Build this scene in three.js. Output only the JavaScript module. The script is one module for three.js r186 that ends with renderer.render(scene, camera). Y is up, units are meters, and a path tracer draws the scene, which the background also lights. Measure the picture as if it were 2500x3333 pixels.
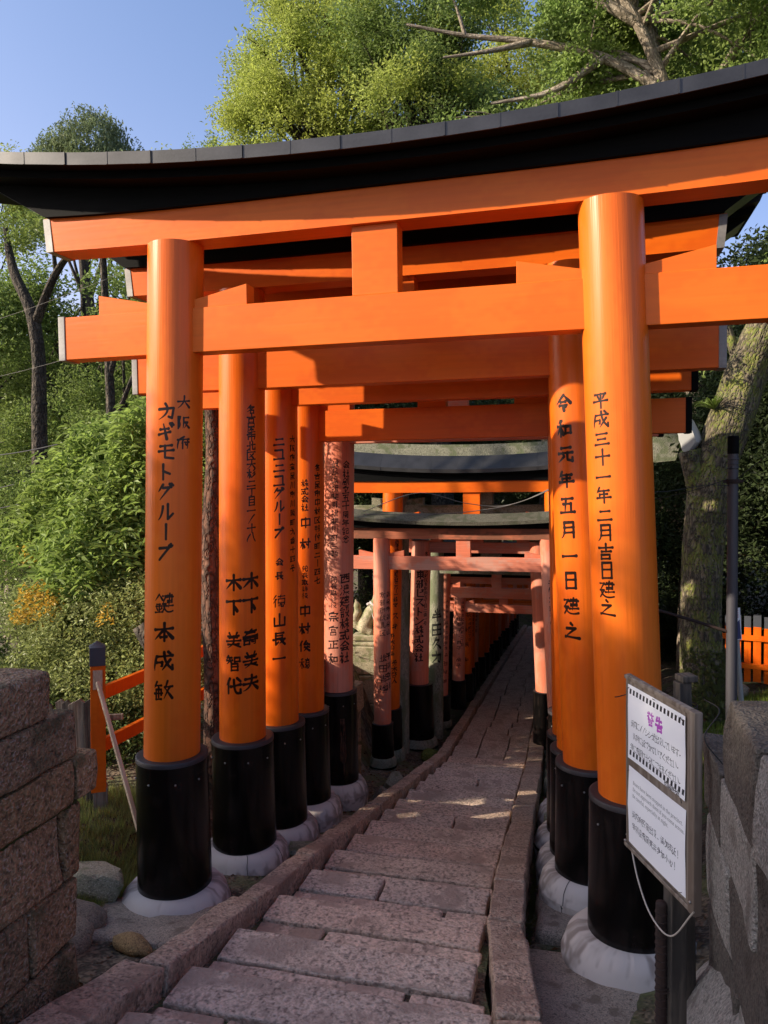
import * as THREE from 'three';
import { mergeGeometries, mergeVertices, toCreasedNormals } from 'three/addons/utils/BufferGeometryUtils.js';
import { MarchingCubes } from 'three/addons/objects/MarchingCubes.js';

// ---------------------------------------------------------------- camera, sky, sun, exposure
const scene = new THREE.Scene();
const camera = new THREE.PerspectiveCamera(67.62, 768 / 1024, 0.05, 600);
camera.position.set(1.2246, 2.5624, 4.5537);
camera.rotation.set(-0.0434, 0.2581, -0.0122, 'YXZ');
const renderer = new THREE.WebGLRenderer({ antialias: true });
renderer.setSize(768, 1024);
renderer.toneMapping = THREE.LinearToneMapping;
renderer.toneMappingExposure = 2.85;
renderer.shadowMap.enabled = true;
const SUN = new THREE.Vector3(-0.8126, 0.4274, 0.3963).normalize();   // towards the sun: left of the steps, a little behind the viewer
const sun = new THREE.DirectionalLight(new THREE.Color(1, 0.86, 0.68), 2.85);
sun.position.copy(SUN).multiplyScalar(60); sun.target.position.set(0, 0, -4);
sun.castShadow = true; sun.shadow.mapSize.set(4096, 4096); sun.shadow.radius = 1.2;
Object.assign(sun.shadow.camera, { left: -30, right: 30, top: 30, bottom: -30, near: 1, far: 140 });
scene.add(sun, sun.target);
{ // clear autumn sky: the CIE clear-sky spread of brightness (bright towards the sun and the horizon, dark opposite), blue away from the sun, whiter near it and low down
  const W = 512, H = 256, d = new Float32Array(W * H * 4), v = new THREE.Vector3(), Zs = Math.acos(SUN.y);
  for (let y = 0; y < H; y++) for (let x = 0; x < W; x++) {
    const el = ((y + 0.5) / H - 0.5) * Math.PI, az = ((x + 0.5) / W - 0.5) * 2 * Math.PI;
    v.set(Math.cos(az) * Math.cos(el), Math.sin(el), Math.sin(az) * Math.cos(el));
    const up = Math.max(0.02, v.y), chi = Math.acos(Math.min(1, v.dot(SUN))), f = 1 + 10 * (Math.exp(-3 * chi) - Math.exp(-1.5 * Math.PI)) + 0.45 * Math.cos(chi) ** 2, phi = 1 - Math.exp(-0.32 / up);
    const white = Math.min(0.9, 1.15 * Math.exp(-1.3 * chi) + 0.7 * Math.pow(1 - up, 3.5)), L = 0.74 * f * phi * (v.y < 0 ? 0.5 : 1);
    for (let i = 0; i < 3; i++) d[(y * W + x) * 4 + i] = L * ([0.132, 0.325, 0.77][i] * (1 - white) + [0.54, 0.465, 0.39][i] * white);
    d[(y * W + x) * 4 + 3] = 1;
  }
  const sky = new THREE.DataTexture(d, W, H, THREE.RGBAFormat, THREE.FloatType);
  sky.mapping = THREE.EquirectangularReflectionMapping; sky.magFilter = sky.minFilter = THREE.LinearFilter; sky.needsUpdate = true;
  scene.background = sky; scene.environment = sky;
}

// ---------------------------------------------------------------- small helpers
const PI = Math.PI, { lerp, clamp, smoothstep } = THREE.MathUtils;
const V = (x, y, z) => new THREE.Vector3(x, y, z);
function rng(seed) { let s = seed * 2654435761 | 0; return () => { s = (s + 0x6d2b79f5) | 0; let t = Math.imul(s ^ (s >>> 15), 1 | s); t = (t + Math.imul(t ^ (t >>> 7), 61 | t)) ^ t; return ((t ^ (t >>> 14)) >>> 0) / 4294967296; }; }
function hash3(x, y, z) { let h = Math.imul(x, 374761393) ^ Math.imul(y, 668265263) ^ Math.imul(z, 2147483647 - 1274126177); h = Math.imul(h ^ (h >>> 13), 1274126177); return ((h ^ (h >>> 16)) >>> 0) / 4294967296; }
const fade = (t) => t * t * (3 - 2 * t);
function noise3(x, y, z) {
  const X = Math.floor(x), Y = Math.floor(y), Z = Math.floor(z), u = fade(x - X), v = fade(y - Y), w = fade(z - Z);
  const h = (a, b, c) => hash3(X + a, Y + b, Z + c);
  return lerp(lerp(lerp(h(0, 0, 0), h(1, 0, 0), u), lerp(h(0, 1, 0), h(1, 1, 0), u), v), lerp(lerp(h(0, 0, 1), h(1, 0, 1), u), lerp(h(0, 1, 1), h(1, 1, 1), u), v), w) * 2 - 1;
}
const fbm3 = (x, y, z, n = 3) => { let s = 0, a = 0.5; for (let i = 0; i < n; i++) { s += a * noise3(x, y, z); x *= 2.03; y *= 2.03; z *= 2.03; a *= 0.5; } return s; };
function tileNoise(px, py, seed) { // value noise that repeats after px by py cells
  const t = new Float32Array(px * py), r = rng(seed); for (let i = 0; i < t.length; i++) t[i] = r();
  return (u, v) => { // u, v in 0..1
    const x = u * px, y = v * py, X = Math.floor(x), Y = Math.floor(y), a = fade(x - X), b = fade(y - Y);
    const g = (i, j) => t[(((j % py) + py) % py) * px + (((i % px) + px) % px)];
    return lerp(lerp(g(X, Y), g(X + 1, Y), a), lerp(g(X, Y + 1), g(X + 1, Y + 1), a), b);
  };
}
const used = {};
function numbered(n) { const k = (used[n] = (used[n] ?? -1) + 1); return k ? n + '_' + String(k).padStart(3, '0') : n; }
function tag(o, label, category, group, kind) { o.userData = {}; if (label) o.userData.label = label; if (category) o.userData.category = category; if (group) o.userData.group = group; if (kind) o.userData.kind = kind; return o; }
function thing(name, label, category, pos = [0, 0, 0], turn = 0, group) {
  const o = new THREE.Group(); o.name = numbered(name); o.position.set(...pos); o.rotation.y = turn; scene.add(o); return tag(o, label, category, group);
}
function shade(m) { m.castShadow = true; m.receiveShadow = true; return m; }
function part(name, geo, mat, parent, label) { const m = shade(new THREE.Mesh(geo, mat)); m.name = name; parent.add(m); if (label) m.userData.label = label; return m; }
function top(name, geo, mat, label, category, group, kind) { const m = shade(new THREE.Mesh(geo, mat)); m.name = numbered(name); scene.add(m); return tag(m, label, category, group, kind); }
function structure(name) { const o = new THREE.Group(); o.name = name; o.userData = { kind: 'structure' }; scene.add(o); return o; }
const M4 = (x, y, z, rx = 0, ry = 0, rz = 0, s = 1) => new THREE.Matrix4().compose(V(x, y, z), new THREE.Quaternion().setFromEuler(new THREE.Euler(rx, ry, rz)), typeof s === 'number' ? V(s, s, s) : s);
const moved = (g, ...a) => g.applyMatrix4(M4(...a));

// uv in metres by the side that each triangle faces
function boxUV(geo, s = 1, ou = 0, ov = 0) {
  const g = geo.index ? geo.toNonIndexed() : geo, p = g.attributes.position, uv = new Float32Array(p.count * 2), a = V(), b = V(), c = V(), n = V();
  for (let i = 0; i < p.count; i += 3) {
    a.fromBufferAttribute(p, i); b.fromBufferAttribute(p, i + 1); c.fromBufferAttribute(p, i + 2);
    n.subVectors(b, a).cross(c.clone().sub(a)); const x = Math.abs(n.x), y = Math.abs(n.y), z = Math.abs(n.z);
    [a, b, c].forEach((q, k) => { const t = y >= x && y >= z ? [q.x, q.z] : x >= z ? [q.z, q.y] : [q.x, q.y]; uv[(i + k) * 2] = t[0] * s + ou; uv[(i + k) * 2 + 1] = t[1] * s + ov; });
  }
  g.setAttribute('uv', new THREE.BufferAttribute(uv, 2)); return g;
}
// block with rounded edges and, if rough > 0, uneven faces
function block(w, h, d, r = 0.01, rough = 0, seed = 0, step = 0.25, freq = 5) {
  r = Math.min(r, w * 0.45, h * 0.45, d * 0.45);
  const line = (l) => { const n = Math.max(1, Math.round((l - 2 * r) / step)), a = [-l / 2]; for (let i = 0; i <= n; i++) a.push(-l / 2 + r + (l - 2 * r) * i / n); a.push(l / 2); return a; };
  const X = line(w), Y = line(h), Z = line(d), pos = [], idx = [];
  const face = (A, B, f, flip) => { const o = pos.length / 3; for (const b of B) for (const a of A) pos.push(...f(a, b)); for (let j = 0; j < B.length - 1; j++) for (let i = 0; i < A.length - 1; i++) { const q = o + j * A.length + i, s = q + A.length; flip ? idx.push(q, s, q + 1, q + 1, s, s + 1) : idx.push(q, q + 1, s, q + 1, s + 1, s); } };
  face(X, Y, (a, b) => [a, b, d / 2]); face(X, Y, (a, b) => [a, b, -d / 2], true);
  face(Z, Y, (a, b) => [w / 2, b, a], true); face(Z, Y, (a, b) => [-w / 2, b, a]);
  face(X, Z, (a, b) => [a, h / 2, b], true); face(X, Z, (a, b) => [a, -h / 2, b]);
  const q = V(), c = V();
  for (let i = 0; i < pos.length; i += 3) {
    q.set(pos[i], pos[i + 1], pos[i + 2]); c.set(clamp(q.x, -w / 2 + r, w / 2 - r), clamp(q.y, -h / 2 + r, h / 2 - r), clamp(q.z, -d / 2 + r, d / 2 - r));
    const n = q.clone().sub(c), k = n.length() || 1; n.divideScalar(k); q.copy(c).addScaledVector(n, r);
    if (rough) { const e = seed * 7.31; q.addScaledVector(n, rough * (fbm3(q.x * freq + e, q.y * freq, q.z * freq + e, 2) * 1.6 - 0.15)); q.x += rough * 0.4 * noise3(q.y * 3 + e, q.z * 3, 1); }
    pos[i] = q.x; pos[i + 1] = q.y; pos[i + 2] = q.z;
  }
  let g = new THREE.BufferGeometry(); g.setAttribute('position', new THREE.Float32BufferAttribute(pos, 3)); g.setIndex(idx);
  g = mergeVertices(g, 1e-5); g.computeVertexNormals(); return boxUV(g, 1, seed * 0.37, seed * 0.61);
}
// tapered round bar along a list of [x, y, z, radius]; uv round and along in metres
function limb(pts, sides = 8, smooth = 4, bumpy = 0, seed = 0) {
  const P = pts.map((p) => V(p[0], p[1], p[2])), curve = P.length > 2 ? new THREE.CatmullRomCurve3(P, false, 'centripetal') : new THREE.LineCurve3(P[0], P[1]), n = Math.max(1, (pts.length - 1) * smooth);
  const pos = [], uv = [], idx = []; let up = V(0.31, 0.2, 0.93), along = 0, last = null;
  for (let i = 0; i <= n; i++) {
    const t = i / n, c = curve.getPoint(t), tan = curve.getTangent(t), k = t * (pts.length - 1), a = Math.min(pts.length - 2, Math.floor(k)), r = lerp(pts[a][3], pts[a + 1][3], k - a);
    up.addScaledVector(tan, -up.dot(tan)).normalize(); const side = tan.clone().cross(up); if (last) along += last.distanceTo(c); last = c;
    for (let j = 0; j <= sides; j++) {
      const f = (j % sides) / sides * 2 * PI, e = bumpy ? 1 + bumpy * fbm3(Math.cos(f) * 1.4 + seed, along * 1.5 + seed, Math.sin(f) * 1.4) : 1;
      const q = c.clone().addScaledVector(up, Math.cos(f) * r * e).addScaledVector(side, Math.sin(f) * r * e); pos.push(q.x, q.y, q.z); uv.push(j / sides * 2 * PI * Math.max(0.05, pts[0][3]), along);
    }
  }
  for (let i = 0; i < n; i++) for (let j = 0; j < sides; j++) { const q = i * (sides + 1) + j, s = q + sides + 1; idx.push(q, s, q + 1, q + 1, s, s + 1); }
  for (const [row, flip] of [[0, 0], [n, 1]]) { const c = pos.length / 3, q = curve.getPoint(row ? 1 : 0); pos.push(q.x, q.y, q.z); uv.push(0, 0); for (let j = 0; j < sides; j++) { const b = row * (sides + 1) + j; flip ? idx.push(c, b + 1, b) : idx.push(c, b, b + 1); } }
  const g = new THREE.BufferGeometry(); g.setAttribute('position', new THREE.Float32BufferAttribute(pos, 3)); g.setAttribute('uv', new THREE.Float32BufferAttribute(uv, 2)); g.setIndex(idx); g.computeVertexNormals(); 
  const N = g.attributes.normal; for (let i = 0; i <= n; i++) { const a = i * (sides + 1), b = a + sides; N.setXYZ(b, N.getX(a), N.getY(a), N.getZ(a)); }
  return g;
}
const cable = (pts, r) => new THREE.TubeGeometry(new THREE.CatmullRomCurve3(pts.map((p) => V(...p))), pts.length * 8, r, 5);
function lathe(profile, n = 40, uvs = 1) { const g = new THREE.LatheGeometry(profile.map(([r, y]) => new THREE.Vector2(r, y)), n); const u = g.attributes.uv, p = g.attributes.position; for (let i = 0; i < u.count; i++) u.setXY(i, u.getX(i) * 2 * uvs, (p.getY(i) + Math.hypot(p.getX(i), p.getZ(i)) * 0.5) * uvs); return g; }
function boulder(rx, ry, rz, seed, detail = 3, amp = 0.35, facets = 0) {
  let g = mergeVertices(new THREE.IcosahedronGeometry(1, detail).deleteAttribute('uv').deleteAttribute('normal')); const p = g.attributes.position, q = V();
  for (let i = 0; i < p.count; i++) { q.fromBufferAttribute(p, i); let k = 1 + amp * fbm3(q.x * 1.3 + seed * 3.7, q.y * 1.3, q.z * 1.3 + seed, 3); if (facets) for (let f = 0; f < facets; f++) { const n = V(hash3(f, seed, 1) - 0.5, hash3(f, seed, 2) - 0.5, hash3(f, seed, 3) - 0.5).normalize(), d = q.dot(n) * k; if (d > 0.62) k *= 0.62 / d; } p.setXYZ(i, q.x * k * rx, q.y * k * ry, q.z * k * rz); }
  g.computeVertexNormals(); g = g.toNonIndexed(); if (facets) g = toCreasedNormals(g, 0.5); return boxUV(g);
}
// a body of tapered capsules [x,y,z,r, x,y,z,r] joined smoothly, meshed on a grid
function blend(bones, k, cell) {
  const lo = V(1e9, 1e9, 1e9), hi = V(-1e9, -1e9, -1e9);
  for (const b of bones) for (const o of [0, 4]) { const r = b[o + 3] + k; lo.min(V(b[o] - r, b[o + 1] - r, b[o + 2] - r)); hi.max(V(b[o] + r, b[o + 1] + r, b[o + 2] + r)); }
  const size = Math.max(hi.x - lo.x, hi.y - lo.y, hi.z - lo.z) * 1.05, n = Math.ceil(size / cell), mid = lo.clone().add(hi).multiplyScalar(0.5), mc = new MarchingCubes(n, new THREE.MeshStandardMaterial(), false, false, 400000), half = size / 2;
  mc.isolation = 0;
  for (let z = 0; z < n; z++) for (let y = 0; y < n; y++) for (let x = 0; x < n; x++) {
    const px = mid.x + (x - n / 2) / (n / 2) * half, py = mid.y + (y - n / 2) / (n / 2) * half, pz = mid.z + (z - n / 2) / (n / 2) * half; let d = 1e3;
    for (const b of bones) {
      const ax = b[4] - b[0], ay = b[5] - b[1], az = b[6] - b[2], t = clamp(((px - b[0]) * ax + (py - b[1]) * ay + (pz - b[2]) * az) / (ax * ax + ay * ay + az * az + 1e-9), 0, 1);
      const e = Math.hypot(px - b[0] - ax * t, py - b[1] - ay * t, pz - b[2] - az * t) - lerp(b[3], b[7], t), h = Math.max(k - Math.abs(d - e), 0) / k; d = Math.min(d, e) - h * h * k * 0.25;
    }
    mc.field[x + y * n + z * n * n] = -d;
  }
  mc.update(); const c = mc.count, p = new Float32Array(c * 3), q = new Float32Array(c * 3);
  for (let i = 0; i < c; i++) { p[i * 3] = mc.positionArray[i * 3] * half + mid.x; p[i * 3 + 1] = mc.positionArray[i * 3 + 1] * half + mid.y; p[i * 3 + 2] = mc.positionArray[i * 3 + 2] * half + mid.z; }
  let g = new THREE.BufferGeometry(); g.setAttribute('position', new THREE.BufferAttribute(p, 3)); g = mergeVertices(g, 1e-4); g.computeVertexNormals(); return g.toNonIndexed();
}
// ---------------------------------------------------------------- brush lettering
// Strokes on a 10 by 10 grid (two digits a point, right then down); «name@x0y0x1y1» sets another sign into a box.
const G = {
  一: '0595', 二: '2383 0898', 三: '1282 2575 0898', 十: '0494 5059', 八: '310609 607599', 人: '504609 5499', 九: '304609 0363 637999 9997', 丁: '0191 515938', 七: '0593 404999 9997', 四: '0118 0191 9198 0898 312616 6165 6585', 五: '1181 4139 2474 7479 0999', 之: '4051 137308 082899',
  木: '0393 5059 5308 5398', 本: '0393 5059 5308 5398 3767', 大: '0494 504509 5499', 口: '1118 118188 1888', 日: '2029 208089 2484 2989', 目: '2029 208089 2383 2686 2989', 田: '0109 019199 0595 5159 0999', 月: '202609 208089 2383 2686', 土: '2474 5059 0999', 士: '0494 5058 2888', 寸: '0393 606949 2546', 中: '1117 119197 1797 5059', 山: '5058 131999 9399', 川: '201709 5158 9099', 亻: '7004 4249', 子: '118154 545938 0595', 宀: '5003 0409 049487', 女: '402659 0393 703509', 力: '03938968 405509', 又: '118119 2499',
  广: '5002 0292 120609', 付: '亻@0039 寸@4099', 府: '广@0099 付@3299', 阝: '1019 106034 345638', 反: '1080 101509 347429 3599', 阪: '阝@0039 反@4199', 名: '4004 328207 3355 口@3589', 古: '0393 5055 口@1489', 尸: '1080 8083 1383 101609', 至: '2484 543676 2777 5559 1999', 屋: '尸@0099 2484 543676 2777 5559 1999', 巾: '1318 138387 5049', 市: '5001 0292 1417 149487 5259', 北: '3039 0434 0937 606898 9896 9353', 区: '0191 7327 3378 0109 0999', 彡: '8042 8335 9519', 杉: '木@0049 彡@4099', ノ: '805319', 下: '0191 5159 5377',
  壽: '1181 5004 2272 0494 0595 口@0649 寸@4599', 美: '2032 7062 1282 2373 0595 5255 1787 554719 5799', 夫: '1282 0595 504609 5599', 矢: '3003 1282 0595 524609 5599', 智: '矢@0045 口@5194 日@2589', 代: '亻@0039 3594 516899 9997 7092', カ: '03938968 405509', ギ: '1363 0675 3059 7082 8091', モ: '1181 0494 414899', ト: '3039 3476', グ: '3004 327219 7082 8091', ル: '312609 606996', ー: '5059', フ: '127219', プ: '127219 81918271 7180',
  金: '5003 5093 2565 1686 5559 2738 8768 0999', 聿: '4181 3292 4484 8184 4585 3797 6058', 建: '聿@1098 0131 3105 053509 164999', 鍵: '金@0049 建@4099', 成: '1292 120609 1545 454737 506599 9997 8449 7081', 毎: '3003 1282 2428 248487 0696 2989 5358', 攵: '4014 1393 734509 2499', 敏: '毎@0049 攵@5099', 平: '1181 3244 7264 0595 5159', 年: '2003 1282 2474 0696 2426 5259', 吉: '士@0095 口@1689', 令: '5005 5095 3464 267667 4659', 禾: '7021 0393 5059 5308 5398', 和: '禾@0049 口@5398', 元: '2181 0494 344609 646899 9997',
  寝: '宀@0093 3439 0525 0937 4484 8486 4686 4797 又@4799', 券: '5041 8072 4393 3595 604639 6599', 勝: '月@0039 5041 8072 4393 3595 604639 6599 力@5699', 町: '田@0148 丁@5099', 番: '7012 2234 7264 0393 5155 5306 5396 田@1689', 号: '口@2074 0595 354748 497859', コ: '118189 0999', ニ: '2383 0898', 会: '5004 5094 3464 1686 4628 2888 7799', 長: '2025 2080 2272 2474 0595 252947 8658 5599', 彳: '7003 8306 5359', 心: '1517 324979 7976 5355 8295', 徳: '彳@0039 4191 6053 4393 4346 9396 4696 心@4699',
  甲: '1116 119196 1393 1696 5159', 鳥: '5031 2126 2181 8185 2383 2585 2696 969868 1929 4848 6869', 鴨: '甲@0049 鳥@5099', 朱: '3003 1282 0595 5059 5508 5598', 株: '木@0049 朱@5099', 式: '0292 1545 3538 0848 516899 9997 7091', ネ: '4051 137308 4459 5678', 社: 'ネ@0049 土@5199', 村: '木@0049 寸@5099', 表: '1181 5005 2373 0595 5507 2529 2947 8657 4599', 耳: '0191 2128 7179 2373 2575 0887', 取: '耳@0059 又@5299', 糸: '4013 5315 6226 2676 5659 3718 7798', 帝: '5001 1282 3243 7263 0405 049496 2628 268687 5459', 締: '糸@0049 帝@5099', 殳: '203214 2070 707494 1585 8519 2699', 役: '彳@0039 殳@4199', 俊: '亻@0039 604393 7294 5546 7596 667649 5699', 恵: '1181 5006 2226 228286 2484 2686 心@0699', 穂: '禾@0049 恵@5099',
  倉: '5003 5093 2474 2575 7476 2676 口@2689 240609', 刂: '2027 8089 8968', 創: '倉@0069 刂@6099', 立: '5002 1282 3347 7357 0999', 周: '111609 118189 8979 3373 5155 2575 口@3678', 言: '5001 0292 2474 2676 口@2689', 己: '118184 1484 141898 9896', 記: '言@0049 己@5199', 念: '5003 5093 3363 247445 心@0699', 西: '0191 1318 139398 1898 414426 616585', 氵: '3052 1333 0947', 農: '1114 118184 1383 1484 4044 6064 052609 1797 4749 8768 5799', 濃: '氵@0039 農@3099', 設: '言@0049 殳@5099', 支: '0292 5054 148419 2499', 岐: '山@0149 支@5099', 阜: '5021 2025 2070 7073 2373 2575 2585 0797 5659', 県: '目@3086 0107 0797 5759 3719 7799', 扌: '0282 505928 0685', 揖: '扌@0039 口@5093 耳@4399', 非: '3039 0232 0434 0737 6069 6292 6494 6797', 文: '5002 0292 7219 2399', 斐: '非@0095 文@0599', 君: '118184 0393 1585 404709 口@3689', 郡: '君@0059 阝@6099', 車: '5059 1181 2226 228286 2484 2686 0797', 侖: '5004 5094 3363 1519 159599 1787 4548 6568', 輪: '車@0049 侖@5099', 宗: '宀@0093 2474 0696 565948 2719 7799', 宮: '宀@0093 口@2375 口@1689', 正: '0191 5158 5484 2428 0898',
  京: '5001 0292 口@2376 565948 2618 7689', 者: '1171 4004 0494 8109 日@2589', 都: '者@0059 阝@6099', 犬: '0393 505509 6599 8091', 伏: '亻@0039 犬@3099', 見: '目@2076 374819 676899 9996', 皿: '1318 138388 3338 6368 0898', 塩: '土@0149 6044 5292 口@5376 皿@4699', 隆: '阝@0039 604362 528244 5396 5686 4797 7459 4999', 鎌: '金@0049 5041 8071 4292 4484 4696 6269 7279 5839 8899', 瀬: '氵@0029 5059 2171 3336 6366 3666 5528 目@7097', 空: '宀@0093 4324 6385 2575 5559 1999', 羊: '3041 7061 1282 2474 0696 5259', 祥: 'ネ@0049 羊@5099', 兵: '7011 2127 2484 6467 0797 3709 6799', 庫: '广@0099 車@2399', 浜: '氵@0039 兵@3199', 脇: '月@0039 力@5194 力@3569 力@6599', マ: '118144 3466', ス: '118109 5599', キ: '1373 0785 4059', 升: '6004 0494 304609 7079', 幹: '日@0247 0141 0747 2029 5004 5094 5575 4797 7579', 雄: '0242 3005 2518 3757 504609 5559 6262 5595 5797 7279', 啓: '尸@0045 攵@5095 口@1589', 介: '504509 5499 443609 6469', 株会: '0000',
  東: '1181 2226 228286 2484 2686 5059 5608 5698', ピ: '202899 8344 81918271', ン: '1133 093894', 馬: '2026 2080 2282 2474 2686 869958 1819 4048', 尺: '118184 1484 112609 5499', 駅: '馬@0049 尺@4199', 南: '1181 5003 0319 039399 3344 7364 2575 2777 5559', 半: '3143 7163 1484 0696 5059', 久: '402406 327219 4599', リ: '2026 704639', チ: '702213 0494 504609', ビ: '202899 8344 7081 8091', ク: '3004 327219', 恭: '1282 3005 7005 0595 5559 3618 7698 4627', 典: '1216 128286 3237 6267 1484 0797 3719 6799', 尚: '5053 2234 8263 0408 049499 口@3678', 森: '木@2074 木@0549 木@5599', 商: '5001 0191 3244 7264 0409 049499 4526 5575 口@3778', 店: '广@0099 5055 5484 口@3589',
  敬: '0191 2022 6062 2306 235648 口@1447 攵@5099', 警: '0141 1022 3042 032346 口@1325 攵@5095 1585 2676 2777 口@2889', 告: '2003 1282 5055 0595 口@2699', 境: '土@0139 6061 4191 5254 7274 3494 4547 458587 4686 4787 573819 676999', 内: '1119 119199 9979 504418 5477', に: '101509 4181 374889', イ: '804508 5449', シ: '1132 0424 083894', が: '03735948 304609 8294 7081 8091', 出: '5059 1114 1484 9194 0609 0999 9699', 没: '氵@0029 殳@3099', 没2: '0000', し: '303799 9996', て: '0191 916348 4869', い: '101838 7096', ま: '1181 1484 505826 2687', す: '0191 505648 463459', 絶: '糸@0049 5024 527245 4488 5484 4696 448899 9997', 対: '3001 0141 4109 1146 寸@5099', 近: '8052 515509 5494 7479 0112 1406 043909 193899', づ: '019294 7659 7081 8091', か: '03735948 304609 8295', な: '0262 412607 7193 656838 3869', で: '0191 916348 4869 7384 8293', く: '701578', だ: '0272 402609 5484 4789 7081 8091', さ: '1282 305657 2889', 特: '2003 0244 304048 0646 6063 5393 4595 707848 5567', 夜: '5001 0191 3005 2329 604489 5483 7299 7488', 間: '1019 104044 1444 1242 509098 5494 5292 9098 日@3568', は: '101509 3292 616838 3889', 分: '3004 6094 258579 7969 453709', ご: '2171 2889 7182 8191', 注: '氵@0039 6071 4292 4585 6269 3999', 意: '立@1084 日@2377 心@0799', 稲: '禾@0049 8053 5262 6365 8375 5589 5959 日@5699', 荷: '0292 3033 7073 亻@0339 4494 口@4567 848979',
  有: '0292 5007 3438 348489 5474 3676', 野: '田@0045 0545 2529 0949 5090 905375 5595 757969', 猪: '3013 103749 3508 者@4099', 请: '2031 0323 232946 5191 4393 7056 4595 月@4699', 勿: '302407 329299 525719 726739', 接: '扌@0039 6061 4191 5253 8273 3494 605649 6599 3797', 别: '口@0054 0545 454947 2509 刂@6099', 是: '日@2085 0595 5559 5787 3619 1999', 间: '2031 1019 408099 日@3368', 更: '0191 口@1286 1484 504609 3699', 需: '1181 0304 0393 9394 5155 2434 2636 6474 6676 0696 4718 1819 178789 3739 6769', 多: '402314 328307 5354 608509 649419', 加: '力@0059 口@6298', 小: '505938 2406 7396',
  '、': '3758', '。': '25354526', '！': '4046 4849', '・': '4555',
};
const GLYPHS = new Map();
function glyph(ch) { // strokes as lists of [x, y] in 0..1
  if (GLYPHS.has(ch)) return GLYPHS.get(ch);
  const out = [];
  for (const t of (G[ch] ?? '').split(' ')) {
    const m = /^(.+)@(\d)(\d)(\d)(\d)$/.exec(t);
    if (m) { const [x0, y0, x1, y1] = m.slice(2).map((v) => v / 9); for (const s of glyph(m[1])) out.push(s.map(([x, y]) => [x0 + x * (x1 - x0), y0 + y * (y1 - y0)])); }
    else if (t) { const s = []; for (let i = 0; i + 1 < t.length; i += 2) s.push([t[i] / 9, t[i + 1] / 9]); out.push(s); }
  }
  GLYPHS.set(ch, out); return out;
}
function brush(ctx, ch, cx, cy, w, h, weight = 1) { // one sign, centred
  const strokes = glyph(ch), n = strokes.length, pen = Math.min(w, h) * (n > 13 ? 0.043 : n > 8 ? 0.056 : 0.074) * weight;
  for (const s of strokes) {
    const P = s.map(([x, y]) => [cx + (x - 0.5) * w, cy + (y - 0.5) * h - (x - 0.5) * 0.09 * h]); let len = 0; const seg = [];
    for (let i = 1; i < P.length; i++) { seg.push(Math.hypot(P[i][0] - P[i - 1][0], P[i][1] - P[i - 1][1])); len += seg[i - 1]; }
    const a = P[0], b = P[P.length - 1], flat = Math.abs(b[1] - a[1]) < 0.25 * Math.abs(b[0] - a[0]), falling = b[0] < a[0] && b[1] > a[1] + 0.1 * h, right = b[0] > a[0] && b[1] > a[1] + 0.25 * h && P.length === 2 && !flat;
    const curve = P.length > 2 && (() => { for (let i = 1; i < P.length - 1; i++) { const u = [P[i][0] - P[i - 1][0], P[i][1] - P[i - 1][1]], v = [P[i + 1][0] - P[i][0], P[i + 1][1] - P[i][1]]; if ((u[0] * v[0] + u[1] * v[1]) / (Math.hypot(...u) * Math.hypot(...v) + 1e-9) < 0.35) return false; } return true; })();
    const at = (t) => { if (curve && P.length === 3) { const k = 1 - t; return [0, 1].map((c) => k * k * P[0][c] + 2 * k * t * (2 * P[1][c] - (P[0][c] + P[2][c]) / 2) + t * t * P[2][c]); } let d = t * len; for (let i = 0; i < seg.length; i++) { if (d <= seg[i] || i === seg.length - 1) { const f = seg[i] ? d / seg[i] : 0; return [lerp(P[i][0], P[i + 1][0], f), lerp(P[i][1], P[i + 1][1], f)]; } d -= seg[i]; } };
    const steps = Math.max(3, Math.ceil(len / (pen * 0.35)));
    for (let i = 0; i <= steps; i++) {
      const t = i / steps, [x, y] = at(t); let r = flat ? 0.78 + 0.5 * Math.pow(Math.abs(2 * t - 1), 4) : 1 + 0.25 * Math.pow(1 - t, 3);
      if (falling) r = 1.15 - 0.85 * t * t; if (right) r = 0.6 + 1.1 * Math.sin(Math.min(1, t * 1.15) * 2.2) * t;
      ctx.beginPath(); ctx.arc(x, y, Math.max(0.3, pen * r), 0, 7); ctx.fill();
    }
  }
}
// ---------------------------------------------------------------- surfaces (colour, grain and relief only)
function texture(W, H, f, srgb = true) { // f(u, v, x, y) gives [r, g, b] in sRGB 0..1, or one number
  const d = new Uint8Array(W * H * 4);
  for (let y = 0; y < H; y++) for (let x = 0; x < W; x++) { const c = f(x / W, y / H, x, y), o = (y * W + x) * 4, n = typeof c === 'number'; for (let i = 0; i < 3; i++) d[o + i] = clamp(n ? c : c[i], 0, 1) * 255; d[o + 3] = 255; }
  const t = new THREE.DataTexture(d, W, H); t.wrapS = t.wrapT = THREE.RepeatWrapping; t.magFilter = THREE.LinearFilter; t.minFilter = THREE.LinearMipmapLinearFilter; t.generateMipmaps = true; if (srgb) t.colorSpace = THREE.SRGBColorSpace; t.needsUpdate = true; return t;
}
const lin = (c) => c.map((v) => (v <= 0.0031308 ? v * 12.92 : 1.055 * Math.pow(v, 1 / 2.4) - 0.055)); // linear to sRGB
const mix = (a, b, t) => a.map((v, i) => v + (b[i] - v) * t);
const std = (o) => new THREE.MeshStandardMaterial(o);
function rep(t, x, y = x) { const c = t.clone(); c.repeat.set(x, y); c.needsUpdate = true; return c; }

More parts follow.
